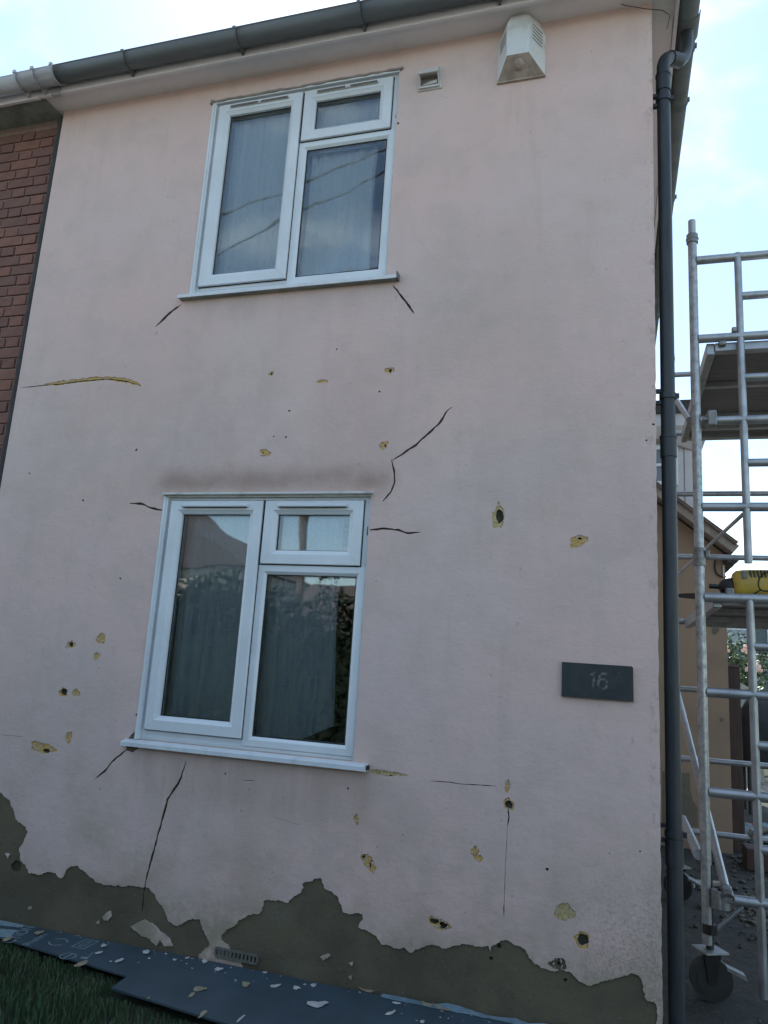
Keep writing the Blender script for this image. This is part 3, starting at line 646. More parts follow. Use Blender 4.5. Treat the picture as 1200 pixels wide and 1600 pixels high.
stroke([(-.0415+.0195*math.cos(a), 1.4805+.0215*math.sin(a)) for a in [k/24*math.tau for k in range(25)]], .0105)
yn = -.0214; stroke([(-.061, 1.481), (-.0600, 1.496), (-.055, 1.512), (-.046, 1.524), (-.033, 1.529), (-.022, 1.5265)], .0105)
b.build('number', 'slate_mark', plq)
b = MB(); b.tube([(-.160, -.0225, 1.497), (-.160, -.0195, 1.497)], .0045, 10); b.build('screw', 'slate_mark', plq)
b = MB(); b.tube([(.030, -.0225, 1.535), (.030, -.0195, 1.535)], .004, 10); b.build('screw', 'slate_mark', plq)

# alarm bell box
al = thing('alarm_box', 'faded white alarm bell box with beige lower face tucked under the eaves', 'alarm', (-.49, 0, 4.77))
def A(x, y, Y): q = on(1, Y, x, y); return (q.x, Y, q.z)
zb = 4.775; zt = 5.130; xl, xr = -.628, -.362; yf = -.115
fl, fr_ = A(792, 87, yf)[0], A(826, 83, yf)[0]; zf = A(792, 87, yf)[2]
back = [(xl, -.002, zb), (xr, -.002, zb), (xr, -.002, zb+.25), (xr-.035, -.002, zt), (xl+.035, -.002, zt), (xl, -.002, zb+.25)]
mid = [(x, -.014, z) for x, _, z in back]
ft = [(fl, yf, zf), (fr_, yf, zf), (fr_+.004, yf+.004, zb+.29), (fr_-.012, yf+.02, zt-.006), (fl+.012, yf+.02, zt-.006), (fl-.004, yf+.004, zb+.29)]
b = MB(); b.add(back+mid, [(i, (i+1) % 6, 6+(i+1) % 6, 6+i) for i in range(6)]); b.add(mid+ft, [(1, 2, 8, 7), (2, 3, 9, 8), (3, 4, 10, 9), (4, 5, 11, 10), (5, 0, 6, 11), (6, 7, 8, 11), (8, 9, 10, 11)])
bd = b.build('cover', 'alarm_white', al)
b = MB(); b.add([mid[0], mid[1], ft[1], ft[0]], [(0, 1, 2, 3)])
q0 = (Vector(mid[0])+Vector(mid[1]))/2; q1 = (Vector(ft[0])+Vector(ft[1]))/2; cc = q0.lerp(q1, .58); nrm = Vector((0, -(ft[0][2]-mid[0][2]), -(mid[0][1]-ft[0][1]))).normalized()
b.tube([cc-nrm*.002, cc+nrm*.004, cc+nrm*.012], [.033, .030, .010], 20)
b.box((xl-.002, -.017, zb-.004), (xr+.002, -.003, zb+.003)); b.build('lower_face', 'alarm_beige', al)
for sgn, (bx, fx) in ((1, (xr, fr_)), (-1, (xl, fl))):
    for i in range(5):
        z = zb+.265-i*.022; p0 = Vector((bx, -.014, z-.01)).lerp(Vector((fx, yf, z-.01)), .22); p1 = Vector((bx, -.014, z+.01)).lerp(Vector((fx, yf, z+.01)), .82)
        if i == 0 and sgn < 0: continue
        b = MB()
        off = Vector((sgn*.0015, -.001, 0)); b.add([p0+off, p1+off, p1+off+Vector((0, 0, -.007)), p0+off+Vector((0, 0, -.007))], [(0, 1, 2, 3)]); b.build('louvre_slot', 'vent_dark', al)
b = MB(); b.add([Vector(ft[1])+Vector((-.002, -.001, .001)), Vector(ft[2])+Vector((-.002, -.001, -.08)), Vector(ft[1])+Vector((-.012, -.001, .03))], [(0, 1, 2)]); b.build('worn_corner', 'sill_white', al)

# extractor cowl
vc = thing('wall_vent', 'small cream plastic vent cowl on the wall right of the upper window', 'vent', (-1.025, 0, 4.88))
vx0, vx1, vz0, vz1 = -1.097, -.951, 4.810, 4.956
b = MB(); b.bbox((vx0, -.010, vz0), (vx1, -.0005, vz1), .002)
pr = [(-.010, vz1-.008), (-.045, vz1-.030), (-.060, vz0+.075), (-.055, vz0+.073), (-.010, vz0+.085)]
v = [(x, y, z) for x in (vx0+.012, vx1-.016) for y, z in pr]; b.add(v, [(i, i+1, 6+i, 5+i) for i in range(4)]+[(0, 1, 2, 3, 4), (9, 8, 7, 6, 5)])
for xx in (vx0+.012, vx1-.022): b.add([(xx, -.01, vz0+.016), (xx, -.01, vz0+.08), (xx, -.052, vz0+.073), (xx+.006, -.01, vz0+.016), (xx+.006, -.01, vz0+.08), (xx+.006, -.052, vz0+.073)], [(0, 2, 1), (3, 4, 5), (0, 3, 5, 2)])
b.box((vx0+.010, -.022, vz0+.008), (vx1-.014, -.009, vz0+.020)); b.build('cowl', 'vent_plastic', vc)
b = MB(); b.box((vx0+.018, -.0135, vz0+.020), (vx1-.022, -.0105, vz0+.080)); b.build('opening', 'vent_dark', vc)
b = MB(); b.add([(vx0+.02, -.016, vz0+.03), (vx0+.07, -.024, vz0+.045), (vx1-.03, -.018, vz0+.055), (vx1-.03, -.016, vz0+.035)], [(0, 1, 2, 3)]); b.build('flap', 'vent_plastic', vc)

# ================================================================== BRICK HOUSE ON THE LEFT
bh = thing('brick_house', 'adjoining red brick house left of the pink wall', 'house', (-4.5, 0, 0))
YB = .040
b = MB(); b.box((-9.5, YB+.012, -.3), (WX0-.003, .3, 5.16)); b.build('mortar_wall', 'mortar', bh)
b = MB(); pts = [(WX0-.022+random.uniform(-.004, .004), .012, -.05+i*.05) for i in range(104)]
b.tube(pts, [.020+random.uniform(-.004, .004) for _ in pts], 8); b.build('joint_strip', 'felt_dark', bh)
CH_, BH_ = .0755, .0655
def brick_mesh(L):
    mb = MB(); mb.bbox((0, 0, 0), (L, .05, BH_), .0035); me = mb.build('brick', BR[0]); return me
protos = {}
for L in (.215, .1025):
    for k in range(4):
        o = brick_mesh(L); o.data.materials[0] = BR[k]; protos[(L, k)] = o.data; D.objects.remove(o)
rest = MB(); nb = 0; rows = int(5.12/CH_)
for r_ in range(rows-1, -1, -1):
    z = r_*CH_+.012; x = WX0-.045-(r_ % 2)*.056; seq = r_ % 2
    first = True
    while x > -4.95:
        L = .215 if seq % 2 == 0 else .1025; seq += 1
        if first and random.random() < .0: pass
        first = False
        if z > 2.15 and x-L > -4.72 and nb < 290:
            o = link('brick', protos[(L, random.choice((0, 0, 1, 1, 2, 3)))], bh); o.location = Vector((x-L+random.uniform(-.002, .002), YB+random.uniform(-.003, .003), z+random.uniform(-.0015, .0015)))-Vector(bh.location)
            o.matrix_parent_inverse = Matrix.Identity(4); nb += 1
        else: rest.box((x-L, YB, z), (x, YB+.03, z+BH_))
        x -= L+.010
# closers beside the joint
for r_ in range(rows):
    z = r_*CH_+.012; x1 = WX0-.035
    if (r_ % 2): rest.box((x1-.055, YB, z), (x1, YB+.03, z+BH_))
rest.build('brickwork', BR[1], bh, kind='stuff')
b = MB(); b.box((-9.5, -.163, 5.128), (-3.705, .10, 5.150)); b.build('soffit', 'soffit_grey', bh)
b = MB(); b.box((-9.5, -.184, 5.103), (-3.705, -.164, 5.32)); b.build('fascia', 'soffit_white', bh)
b = MB(); b.add([(-9.5, -.22, 5.30), (-3.7, -.22, 5.30), (-3.7, 4, 7.38), (-9.5, 4, 7.38), (-9.5, 8.2, 5.3), (-3.7, 8.2, 5.3)], [(0, 1, 2, 3), (3, 2, 5, 4), (0, 4, 5, 1)]); b.build('roof', 'roof_tile', bh)
half_gutter((-9.5, GY-.001, GZ-.004), (-3.60, GY-.001, GZ-.004), (0, -1, 0), .064).build('gutter', 'gutter_white', bh)
un = half_gutter((-3.79, GY-.003, GZ), (-3.50, GY-.003, GZ), (0, -1, 0), .070, .005)
for x in (-3.79, -3.65, -3.50):
    g2 = half_gutter((x-.008, GY-.003, GZ), (x+.008, GY-.003, GZ), (0, -1, 0), .077, .010); un.add(g2.v, g2.f, True)
    un.box((x-.010, -.340, GZ-.008), (x+.010, -.326, GZ+.012))
un = un.build('gutter_union', 'gutter_white', bh)
for x in (-3.79, -3.65):
    b = MB(); b.add([(x-.012, -.186, 5.19), (x+.02, -.186, 5.19), (x+.01, -.186, 5.11), (x-.006, -.186, 5.11), (x-.012, -.225, 5.15), (x+.014, -.225, 5.15), (x+.008, -.204, 5.115), (x-.004, -.204, 5.115)], [(4, 5, 1, 0), (5, 6, 2, 1), (6, 7, 3, 2), (7, 4, 0, 3), (7, 6, 5, 4)]); b.build('gutter_clip', 'gutter_white', bh)
b = MB(); b.bbox((-3.60, -.192, 5.100), (-3.53, -.1845, 5.24), .003); b.box((-3.582, -.195, 5.101), (-3.576, -.192, 5.24)); b.box((-3.552, -.195, 5.101), (-3.546, -.192, 5.24)); b.box((-3.60, -.190, 5.096), (-3.53, -.165, 5.0995)); b.build('fascia_joint', 'gutter_white', bh)

# ================================================================== SCAFFOLD TOWER
tw = thing('scaffold_tower', 'aluminium scaffold tower on castors in the side passage', 'scaffold', (.456, .717, 0))
FX0, FX1, FY0, FY1 = .456, 1.31, .717, 2.5; LX0, LX1 = .700, 1.07; TR = .0254
def tube_part(name, a, c, r=TR, mat='aluminium', seg=16): b = MB(); b.tube([a, c], r, seg); return b.build(name, mat, tw)
def collar(x, y, z, h=.085, r=.032):
    b = MB(); b.tube([(x, y, z), (x, y, z+h)], r, 16); b.tube([(x, y, z+h*.42), (x, y, z+h*.56)], r+.003, 16); b.build('spigot_collar', 'casting', tw)
def frame(Y, z0, z1, rows, ladder, top=False, rsmall=TR):
    for x in (FX0, FX1): tube_part('upright', (x, Y, z0), (x, Y, z1), TR, 'aluminium_worn')
    for k, z in enumerate(rows): tube_part('crossbar', (FX0+.02, Y, z), (FX1-.02, Y, z), rsmall)
    if ladder:
        la, lb = ladder
        for x in (LX0, LX1): tube_part('ladder_stile', (x, Y-.004, la), (x, Y-.004, lb), .0205, 'aluminium', 12)
        z = rows[0]+.25
        while z < lb-.05:
            if z > la+.02: tube_part('ladder_rung', (LX0, Y, z), (LX1, Y, z), .0235, 'aluminium', 12)
            z += .5
R1 = [.47, .97, 1.47, 1.97]; R2 = [2.47, 2.97, 3.47, 3.97]
frame(FY0, .25, 2.14, R1, (.05, 1.97)); frame(FY0, 2.235, 4.13, R2, (2.16, 3.99))
frame(FY1, .25, 2.14, R1, None, rsmall=.021); frame(FY1, 2.235, 4.13, R2, None, rsmall=.021)
for y in (FY0, FY1):
    for x in (FX0, FX1):
        collar(x, y, 2.14, .10); collar(x, y, 4.085, .055, .033); tube_part('spigot', (x, y, 4.13), (x, y, 4.235), .0215)
# braces with hook jaws
def brace(a, c, r=.0215, jaws=(1, 1)):
    a, c = Vector(a), Vector(c); b = MB(); b.tube([a, c], r, 14); br = b.build('brace', 'aluminium', tw)
    for p, q, fl_ in ((a, c, jaws[0]), (c, a, jaws[1])):
        if not fl_: continue
        d = (q-p).normalized(); b = MB(); b.tube([p-d*.03, p+d*.035], .031, 12); b.bbox(p-Vector((.022, .03, .036)), p+Vector((.022, .03, .036)), .006); b.build('brace_jaw', 'casting', br)
brace((FX0-.0, FY1, 1.50), (.545, FY0-.035, .50), .0215); brace((FX0+.03, FY1-.05, .56), (FX0-.035, FY0, .66), .026, (0, 0))
brace((.690, FY0+.05, 2.44), (FX0-.02, FY1-.05, 2.28), .011, (0, 0)); brace((FX0-.035, FY1-.05, 3.86), (FX0-.03, FY0+.06, 3.0), .018, (0, 0))
b = MB(); b.bbox((FX0+.055, FY0-.045, 2.93), (FX0+.105, FY0+.035, 3.02), .008); b.tube([(FX0+.03, FY0-.03, 2.97), (FX0+.06, FY0-.03, 2.97)], .012, 10); b.build('clamp', 'casting', tw)
brace((LX0+.14, FY1, 2.2), (FX1-.1, FY0+.05, 1.99), .016, (0, 0))
brace((FX0+.02, FY0+.01, .30), (.62, FY0+.01, .44), .011, (0, 0)); brace((FX1, FY0, 1.0), (FX0+.5, FY1, .5), .02)
# clamps on bars
for (x, z) in ((FX0+.045, .47), (FX0+.075, .47)):
    b = MB(); b.tube([(x, FY0-.035, z-.04), (x, FY0-.035, z+.045)], .030, 14); b.bbox((x-.024, FY0-.055, z-.035), (x+.024, FY0+.01, z+.04), .008); b.build('clamp', 'casting', tw)
b = MB(); b.bbox((.700-.045, FY0-.02, 3.494), (.700-.018, FY0+.01, 3.525), .006); b.build('clip', 'casting', tw)
b = MB(); b.bbox((FX0+.028, FY0-.028, 2.185), (FX0+.052, FY0-.006, 2.225), .005); b.build('clip', 'casting', tw)
# decks
def deck(z, y0, y1):
    b = MB(); x0, x1 = .545, 1.255
    for x in (x0, x1): b.bbox((x-.022, y0+.03, z-.07), (x+.022, y1-.03, z), .004)
    for y in (y0+.05, y1-.05): b.bbox((x0+.022, y-.03, z-.055), (x1-.022, y+.03, z-.004), .004)
    dk = b.build('deck', 'aluminium', tw)
    b = MB(); b.box((x0+.02, y0+.08, z-.016), (x1-.02, y1-.08, z-.003)); b.build('deck_board', 'deck_ply', dk)
    for y in (y0+.62, y1-.55, y1-.28):
        b = MB(); b.bbox((x0+.022, y-.018, z-.052), (x1-.022, y+.018, z-.017), .003); b.build('deck_rib', 'aluminium', dk)
    b = MB()
    for x in (x0+.06, x1-.1):
        for y, s in ((y0+.02, -1), (y1-.02, 1)): b.bbox((x-.02, min(y, y+s*.03), z-.03), (x+.02, max(y, y+s*.03), z+.034), .006)
    b.build('deck_hooks', 'casting', dk)
deck(3.452, FY0, FY1); deck(1.990, FY0, FY1)
# castors
def castor(x, y, ang, det=True):
    rz = Matrix.Rotation(ang, 3, 'Z'); O = Vector((x, y, 0))
    T = lambda p: O+rz @ Vector(p)
    b = MB(); b.tube([(x, y, .23), (x, y, .62)], .019, 12)
    b.tube([(x, y, .30), (x, y, .345)], .036, 12); b.build('adjustable_leg', 'steel_dark', tw)
    b = MB(); b.box((x-.062, y-.062, .222), (x+.062, y+.062, .230), Matrix.Rotation(.5, 3, 'Z')); b.build('castor_plate', 'aluminium', tw)
    b = MB(); b.tube([T((.0, -.026, .098)), T((.0, .026, .098))], .098, 32); wh = b.build('castor_wheel', 'castor_black', tw)
    b = MB(); b.tube([T((.0, -.034, .098)), T((.0, .034, .098))], .018, 14)
    b.tube([T((0, -.0275, .098)), T((0, -.0285, .098))], .070, 28); b.build('wheel_hub', 'castor_black', wh)
    b = MB()
    for s in (-1, 1): b.add([T((-.035, s*.037, .218)), T((.045, s*.037, .218)), T((.018, s*.037, .085)), T((-.018, s*.037, .085)), T((-.035, s*.031, .218)), T((.045, s*.031, .218)), T((.018, s*.031, .085)), T((-.018, s*.031, .085))], [(0, 1, 2, 3), (7, 6, 5, 4), (0, 3, 7, 4), (1, 5, 6, 2), (2, 6, 7, 3)])
    b.box((x-.04, y-.038, .205), (x+.04, y+.038, .222), rz); b.build('castor_fork', 'steel_dark', tw)
    b = MB(); b.add([T((.07, -.03, .165)), T((.155, -.028, .135)), T((.165, -.028, .112)), T((.15, -.028, .118)), T((.07, -.03, .150)), T((.07, .03, .165)), T((.155, .028, .135)), T((.165, .028, .112)), T((.15, .028, .118)), T((.07, .03, .150))], [(0, 1, 6, 5), (1, 2, 7, 6), (3, 4, 9, 8), (0, 4, 3, 2, 1), (5, 6, 7, 8, 9)]); b.build('brake_lever', 'casting', tw)
castor(FX0+.01, FY0, .1); castor(FX1, FY0, .7); castor(FX0, FY1, -.3); castor(FX1, FY1, 1.2)
# orange-black tape mark on the upright
b = MB(); b.tube([(FX0, FY0, 3.07), (FX0, FY0, 3.33)], .0262, 16, caps=False); b.build('worn_label', 'aluminium_worn', tw)

# yellow breaker lying on the lower deck
DK = 1.990
dr = thing('breaker_drill', 'yellow electric breaker with black cord lying on the lower scaffold deck', 'power tool', (.85, 1.10, DK))
def loft(xs, hw, hh, cz, mat, name, parent, n=26, sq=.62):
    v = []; f = []
    for x, a, c, z in zip(xs, hw, hh, cz):
        for k in range(n):
            t = k/n*math.tau; cx, sx = math.cos(t), math.sin(t)
            v.append((x, 1.10+a*math.copysign(abs(cx)**sq, cx), z+c*math.copysign(abs(sx)**sq, sx)))
    for i in range(len(xs)-1):
        for k in range(n): f.append((i*n+k, (i+1)*n+k, (i+1)*n+(k+1) % n, i*n+(k+1) % n))
    f.append(tuple(range(n))); f.append(tuple(range((len(xs)-1)*n, len(xs)*n))[::-1])
    o = raw(name, v, f, mat, parent, smooth=True); return o
body = loft([.670, .676, .690, .73, .90, 1.06, 1.10, 1.115], [.045, .062, .073, .078, .08, .078, .066, .04], [.050, .068, .078, .084, .088, .086, .07, .04], [DK+.100]*2+[DK+.102]*3+[DK+.1]*3, 'tool_yellow', 'motor_housing', dr)
b = MB()
for i in range(13):
    x = .755+i*.019; b.box((x, 1.10-.0815, DK+.135), (x+.008, 1.10-.06, DK+.178), Matrix.Rotation(R(-8), 3, 'Y'))
b.build('cooling_slots', 'tool_dark', body)
b = MB(); b.bbox((.712, 1.10-.083, DK+.125), (.742, 1.10-.06, DK+.172), .006); b.build('badge', 'tool_grey', body)
loft([.600, .612, .630, .655, .672], [.022, .036, .045, .050, .052], [.022, .038, .047, .053, .055], [DK+.085]*5, 'tool_dark', 'gearbox', dr, sq=.9)
b = MB(); b.tube([(.545, 1.10, DK+.088), (.60, 1.10, DK+.086)], .014, 12); b.build('chisel_holder', 'steel_dark', dr)
b = MB(); pp = [(1.12, 1.05, DK+.09), (.98, .99, DK+.10), (.86, .985, DK+.165), (.80, .985, DK+.13), (.795, .985, DK+.07), (.84, .985, DK+.055), (.92, .985, DK+.09), (1.02, .985, DK+.15), (1.15, .99, DK+.18)]
def smoothpath(p, n=6):
    p = [Vector(q) for q in p]; o = []
    for i in range(len(p)-1):
        p0 = p[max(i-1, 0)]; p1 = p[i]; p2 = p[i+1]; p3 = p[min(i+2, len(p)-1)]
        for k in range(n):
            t = k/n; o.append(.5*((2*p1)+(p2-p0)*t+(2*p0-5*p1+4*p2-p3)*t*t+(3*p1-p0-3*p2+p3)*t**3))
    return o+[p[-1]]
b.tube(smoothpath(pp), .0045, 8); b.tube(smoothpath([(.80, .985, DK+.06), (.74, .99, DK+.02), (.70, 1.0, DK+.008), (.66, 1.05, DK+.006)]), .0045, 8); b.build('power_cord', 'cable_black', dr)
# flat black board
ob = blob(.60, 1.02, .24, .13, 40, .03); b = MB(); k = len(ob)
b.add([(x, y, DK+.012) for x, y in ob]+[(x, y, DK+.024+.0) for x, y in ob], [tuple(range(k))[::-1], tuple(range(k, 2*k))]+[(i, (i+1) % k, k+(i+1) % k, k+i) for i in range(k)])
b.tube([(.60, 1.02, DK+.0), (.60, 1.02, DK+.013)], .05, 16)
tag(b.build('mortar_board', 'tool_dark'), 'flat black round-edged mortar board overhanging the lower scaffold deck', 'board')

# ================================================================== REAR BUILDINGS AND GARDEN SEEN THROUGH THE PASSAGE
ex = thing('rear_extension', 'tan rendered rear extension with pitched roof behind the scaffold', 'building', (.7, 4.4, 0))
EX1 = 1.075
b = MB(); v = [(.21, 4.4, -.1), (EX1, 4.4, -.1), (EX1, 4.4, 2.80), (.21, 4.4, 3.52), (.21, 8, -.1), (EX1, 8, -.1), (EX1, 8, 2.80), (.21, 8, 3.52)]
b.add(v, [(0, 1, 2, 3), (1, 5, 6, 2), (2, 6, 7, 3), (4, 7, 6, 5), (0, 3, 7, 4)]); b.build('rendered_wall', 'tan_render', ex)
# roof slab (soffit and verge) and tiles along it
def slope_box(x0, z0, x1, z1, y0, y1, t, name, mat):
    d = Vector((x1-x0, 0, z1-z0)).normalized(); n = Vector((-d.z, 0, d.x)); b = MB(); v = []
    for (x, z) in ((x0, z0), (x1, z1)):
        for y in (y0, y1):
            for s in (0, t): v.append((x+n.x*s, y, z+n.z*s))
    b.add(v, [(0, 1, 3, 2), (4, 6, 7, 5), (0, 4, 5, 1), (2, 3, 7, 6), (0, 2, 6, 4), (1, 5, 7, 3)]); return b.build(name, mat, ex)
slope_box(.215, 3.54, 1.125, 2.785, 4.20, 8, .09, 'verge_board', 'verge_board')
slope_box(.215, 3.635, 1.150, 2.862, 4.17, 8, .035, 'tiles', 'tile_brown')
b = MB()
for i in range(8): b.tube([(1.05, 4.36+i*.30, 2.735), (1.165, 4.36+i*.30, 2.745), (1.19, 4.36+i*.30, 2.725)], [.05, .048, .02], 8)
b.box((1.08, 4.3, 2.70), (1.16, 8, 2.77)); b.build('eaves_tiles', 'felt_dark', ex)
b = MB(); b.tube(smoothpath([(.985, 4.385, 2.74), (.98, 4.385, 2.66), (1.0, 4.385, 2.60), (1.04, 4.385, 2.575), (1.08, 4.385, 2.575)]), .008, 8); b.build('cable', 'cable_black', ex)
b = MB(); b.box((1.052, 4.375, 2.57), (1.066, 4.396, 2.72)); b.build('pipe', 'cladding', ex)
for L in ([(1035, 1205), (1078, 1208), (1078, 1232), (1082, 1250), (1090, 1262), (1090, 1292), (1035, 1290)], [(1112, 983), (1120, 972), (1124, 985), (1118, 992), (1112, 990)], [(1124, 1122), (1130, 1121), (1130, 1128), (1125, 1128)]):
    P = pxpoly(L, 4.397); k = len(P); raw('damp_patch', [(x, 4.397, z) for x, z in P], [tuple(range(k))], 'tan_damp', ex)
cl = thing('clad_dormer', 'pale clad upper storey with flat dark roof rising behind the tan extension', 'building', (.7, 7, 3))
b = MB(); DX = 1.150; b.box((.20, 7.0, 2.6), (DX, 10.0, 4.95)); dm = b.build('cladding_core', 'cladding', cl)
b = MB(); x = .24
while x < DX-.05:
    b = MB(); b.bbox((x, 6.975, 2.62), (min(x+.10, DX), 7.0, 4.90), .004); b.build('cladding_board', 'cladding', cl); x += .118
b = MB(); b.add([(.1, 6.72, 5.10), (1.26, 6.72, 5.10), (1.26, 6.72, 4.93), (1.16, 6.97, 4.62), (.1, 6.72, 4.93), (.1, 6.97, 4.9), (1.26, 10, 5.10), (.1, 10, 5.10), (1.26, 10, 4.93), (1.16, 10, 4.62)], [(0, 1, 2, 4), (4, 2, 3, 5), (0, 7, 6, 1), (1, 6, 8, 2), (2, 8, 9, 3)]); b.build('fascia', 'cladding', cl)
b = MB(); b.box((.08, 6.68, 5.10), (1.30, 10.0, 5.28)); b.build('flat_roof', 'felt_dark', cl)
b = MB(); ring(b, .30, .86, 4.15, 4.72, .06, [(0, 6.97), (0, 6.93), (1, 6.93), (1, 6.97)]); b.box((.30, 6.932, 4.42), (.86, 6.965, 4.46)); wi = b.build('window', 'upvc', cl)
raw('pane', [(.34, 6.955, 4.18), (.82, 6.955, 4.18), (.82, 6.955, 4.70), (.34, 6.955, 4.70)], [(0, 1, 2, 3)], 'far_glass', wi)
b = MB(); b.bbox((1.085, 4.50, -.05), (1.195, 4.62, 1.70), .006); b.add([(1.075, 4.49, 1.70), (1.205, 4.49, 1.70), (1.205, 4.63, 1.70), (1.075, 4.63, 1.70), (1.14, 4.56, 1.75)], [(0, 1, 4), (1, 2, 4), (2, 3, 4), (3, 0, 4), (3, 2, 1, 0)])
tag(b.build('gate_post', 'timber_brown'), 'dark brown wooden gate post beside the tan extension', 'post')
bq = thing('covered_barbecue', 'black covered barbecue on legs beyond the wooden gate post', 'barbecue', (1.95, 7.2, 0))
b = MB(); v = []; n = 24; f = []
for j, (z, a, c) in enumerate(((.55, .40, .28), (.62, .415, .30), (1.10, .42, .30), (1.25, .40, .28), (1.36, .33, .22), (1.40, .18, .12))):
    for k in range(n):
        t = k/n*math.tau; s = .45; cx, sx = math.cos(t), math.sin(t); wv = 1+.025*math.sin(7*t+j)
        v.append((1.97+a*wv*math.copysign(abs(cx)**s, cx), 7.2+c*wv*math.copysign(abs(sx)**s, sx), z))
for j in range(5):
    for k in range(n): f.append((j*n+k, j*n+(k+1) % n, (j+1)*n+(k+1) % n, (j+1)*n+k))
f.append(tuple(range(5*n, 6*n))); f.append(tuple(range(n))[::-1]); raw('cover', v, f, 'cover_black', bq, smooth=True)
for x in (1.63, 2.3):
    for y in (7.0, 7.4): b = MB(); b.tube([(x, y, 0), (x, y, .6)], .025, 10); b.build('leg', 'cover_black', bq)
b = MB(); b.tube([(2.05, 6.88, 1.15), (2.25, 6.86, .9), (2.38, 6.88, .72)], .008, 8); b.tube([(2.0, 6.87, 1.18), (2.4, 6.87, 1.19)], .006, 8); b.build('strap', 'print_pale', bq)

# far house
fh = thing('far_house', 'dark rendered house with white framed windows beyond the rose bushes', 'house', (6, 28, 0))
b = MB(); b.box((.5, 28, -.1), (15, 35, 4.55)); b.build('wall', 'far_wall', fh)
b = MB(); b.add([(.1, 27.6, 4.5), (15.4, 27.6, 4.5), (15.4, 31.5, 6.1), (.1, 31.5, 6.1), (.1, 35.4, 4.5), (15.4, 35.4, 4.5)], [(0, 1, 2, 3), (3, 2, 5, 4), (0, 4, 5, 1), (0, 3, 4), (1, 5, 2)]); b.build('roof', 'roof_tile', fh)
for x0 in (1.6, 4.02, 5.62, 8.0, 9.6):
    b = MB(); ring(b, x0, x0+.95, 3.15, 3.95, .05, [(0, 28), (0, 27.95), (1, 27.95), (1, 28)]); b.box((x0+.04, 27.952, 3.68), (x0+.91, 27.99, 3.72)); wi = b.build('window', 'upvc', fh)
    raw('pane', [(x0+.03, 27.98, 3.18), (x0+.92, 27.98, 3.18), (x0+.92, 27.98, 3.93), (x0+.03, 27.98, 3.93)], [(0, 1, 2, 3)], 'net_far', wi)
# rose bushes
def leafmass(name, cx, cy, cz, rx, ry, rz, n, size, mats, parent, kind='stuff'):
    v = []; f = []; mi = []
    while len(f) < n:
        a = Vector((random.uniform(-1, 1), random.uniform(-1, 1), random.uniform(-1, 1)))
        q = a.length
        if q > 1 or q < .35: continue
        wob = 1+.22*math.sin(a.x*7+cx*3)*math.cos(a.z*6+cy)
        p = Vector((cx+a.x*rx*wob, cy+a.y*ry*wob, cz+a.z*rz*wob))
        u = Vector((random.gauss(0, 1), random.gauss(0, 1), random.gauss(0, 1))).normalized(); t = u.orthogonal().normalized(); t = Matrix.Rotation(random.random()*6.28, 3, u) @ t
        s = size*random.uniform(.6, 1.4); w2 = u.cross(t)*s*.55; b0 = len(v)
        v += [p-t*s, p+w2, p+t*s, p-w2]; f.append((b0, b0+1, b0+2, b0+3)); mi.append(random.randrange(len(mats)))
    o = raw(name, v, f, mats, parent); o.data.polygons.foreach_set('material_index', mi); return o
for i, (cx, cy, cz, rx, rz) in enumerate(((2.15, 12.4, 1.55, .75, 1.0), (3.5, 12.0, 1.5, .8, 1.05), (5.0, 12.6, 1.4, .9, 1.1))):
    t = thing('rose_bush', ('bushy rose bush with pink blooms nearest the tan extension', 'rose bush with large pink bloom at the right edge behind the scaffold', 'rose bush furthest right beyond the side passage')[i], 'bush', (cx, cy, 0), 'rose bushes at the end of the garden')
    leafmass('foliage', cx, cy, cz, rx, .6, rz, 5200, .036, ['leaf_dark', 'leaf_light', 'leaf_back'], t)
    for k in range(5): b = MB(); b.tube([(cx+random.uniform(-.2, .2), cy, 0), (cx+random.uniform(-.5, .5), cy+random.uniform(-.2, .2), 1.2)], [.02, .008], 6); b.build('stem', 'bark', t)
    for k in range(9):
        a = random.uniform(-1, 1); z = cz+random.uniform(-.2, .85)*rz*.8; x = cx+a*rx*.8; b = MB()
        for q in range(7):
            an = q*2.4; rr_ = .012+.006*q; b.tube([(x+rr_*math.cos(an), cy-.58, z+rr_*math.sin(an)), (x+rr_*1.8*math.cos(an), cy-.62-.002*q, z+rr_*1.8*math.sin(an))], [.02, .034], 6)
        b.build('bloom', 'rose_pink', t)
t = thing('low_shrub', 'bright green low shrub in front of the rose bushes', 'shrub', (2.75, 10.9, 0)); leafmass('foliage', 2.75, 10.9, .95, .55, .4, .75, 1800, .035, ['leaf_light', 'leaf_dark'], t)
b = MB(); b.add([(1.75, 10.0, 0), (2.3, 10.0, 0), (2.3, 10.0, 1.45), (1.75, 10.0, 1.70), (1.75, 11.2, 0), (2.3, 11.2, 0), (2.3, 11.2, 1.45), (1.75, 11.2, 1.70)], [(0, 1, 2, 3), (1, 5, 6, 2), (2, 6, 7, 3), (4, 7, 6, 5), (0, 3, 7, 4)])
tag(b.build('garden_store', 'soffit_grey'), 'small grey garden store with sloping lid behind the gate post', 'storage box')

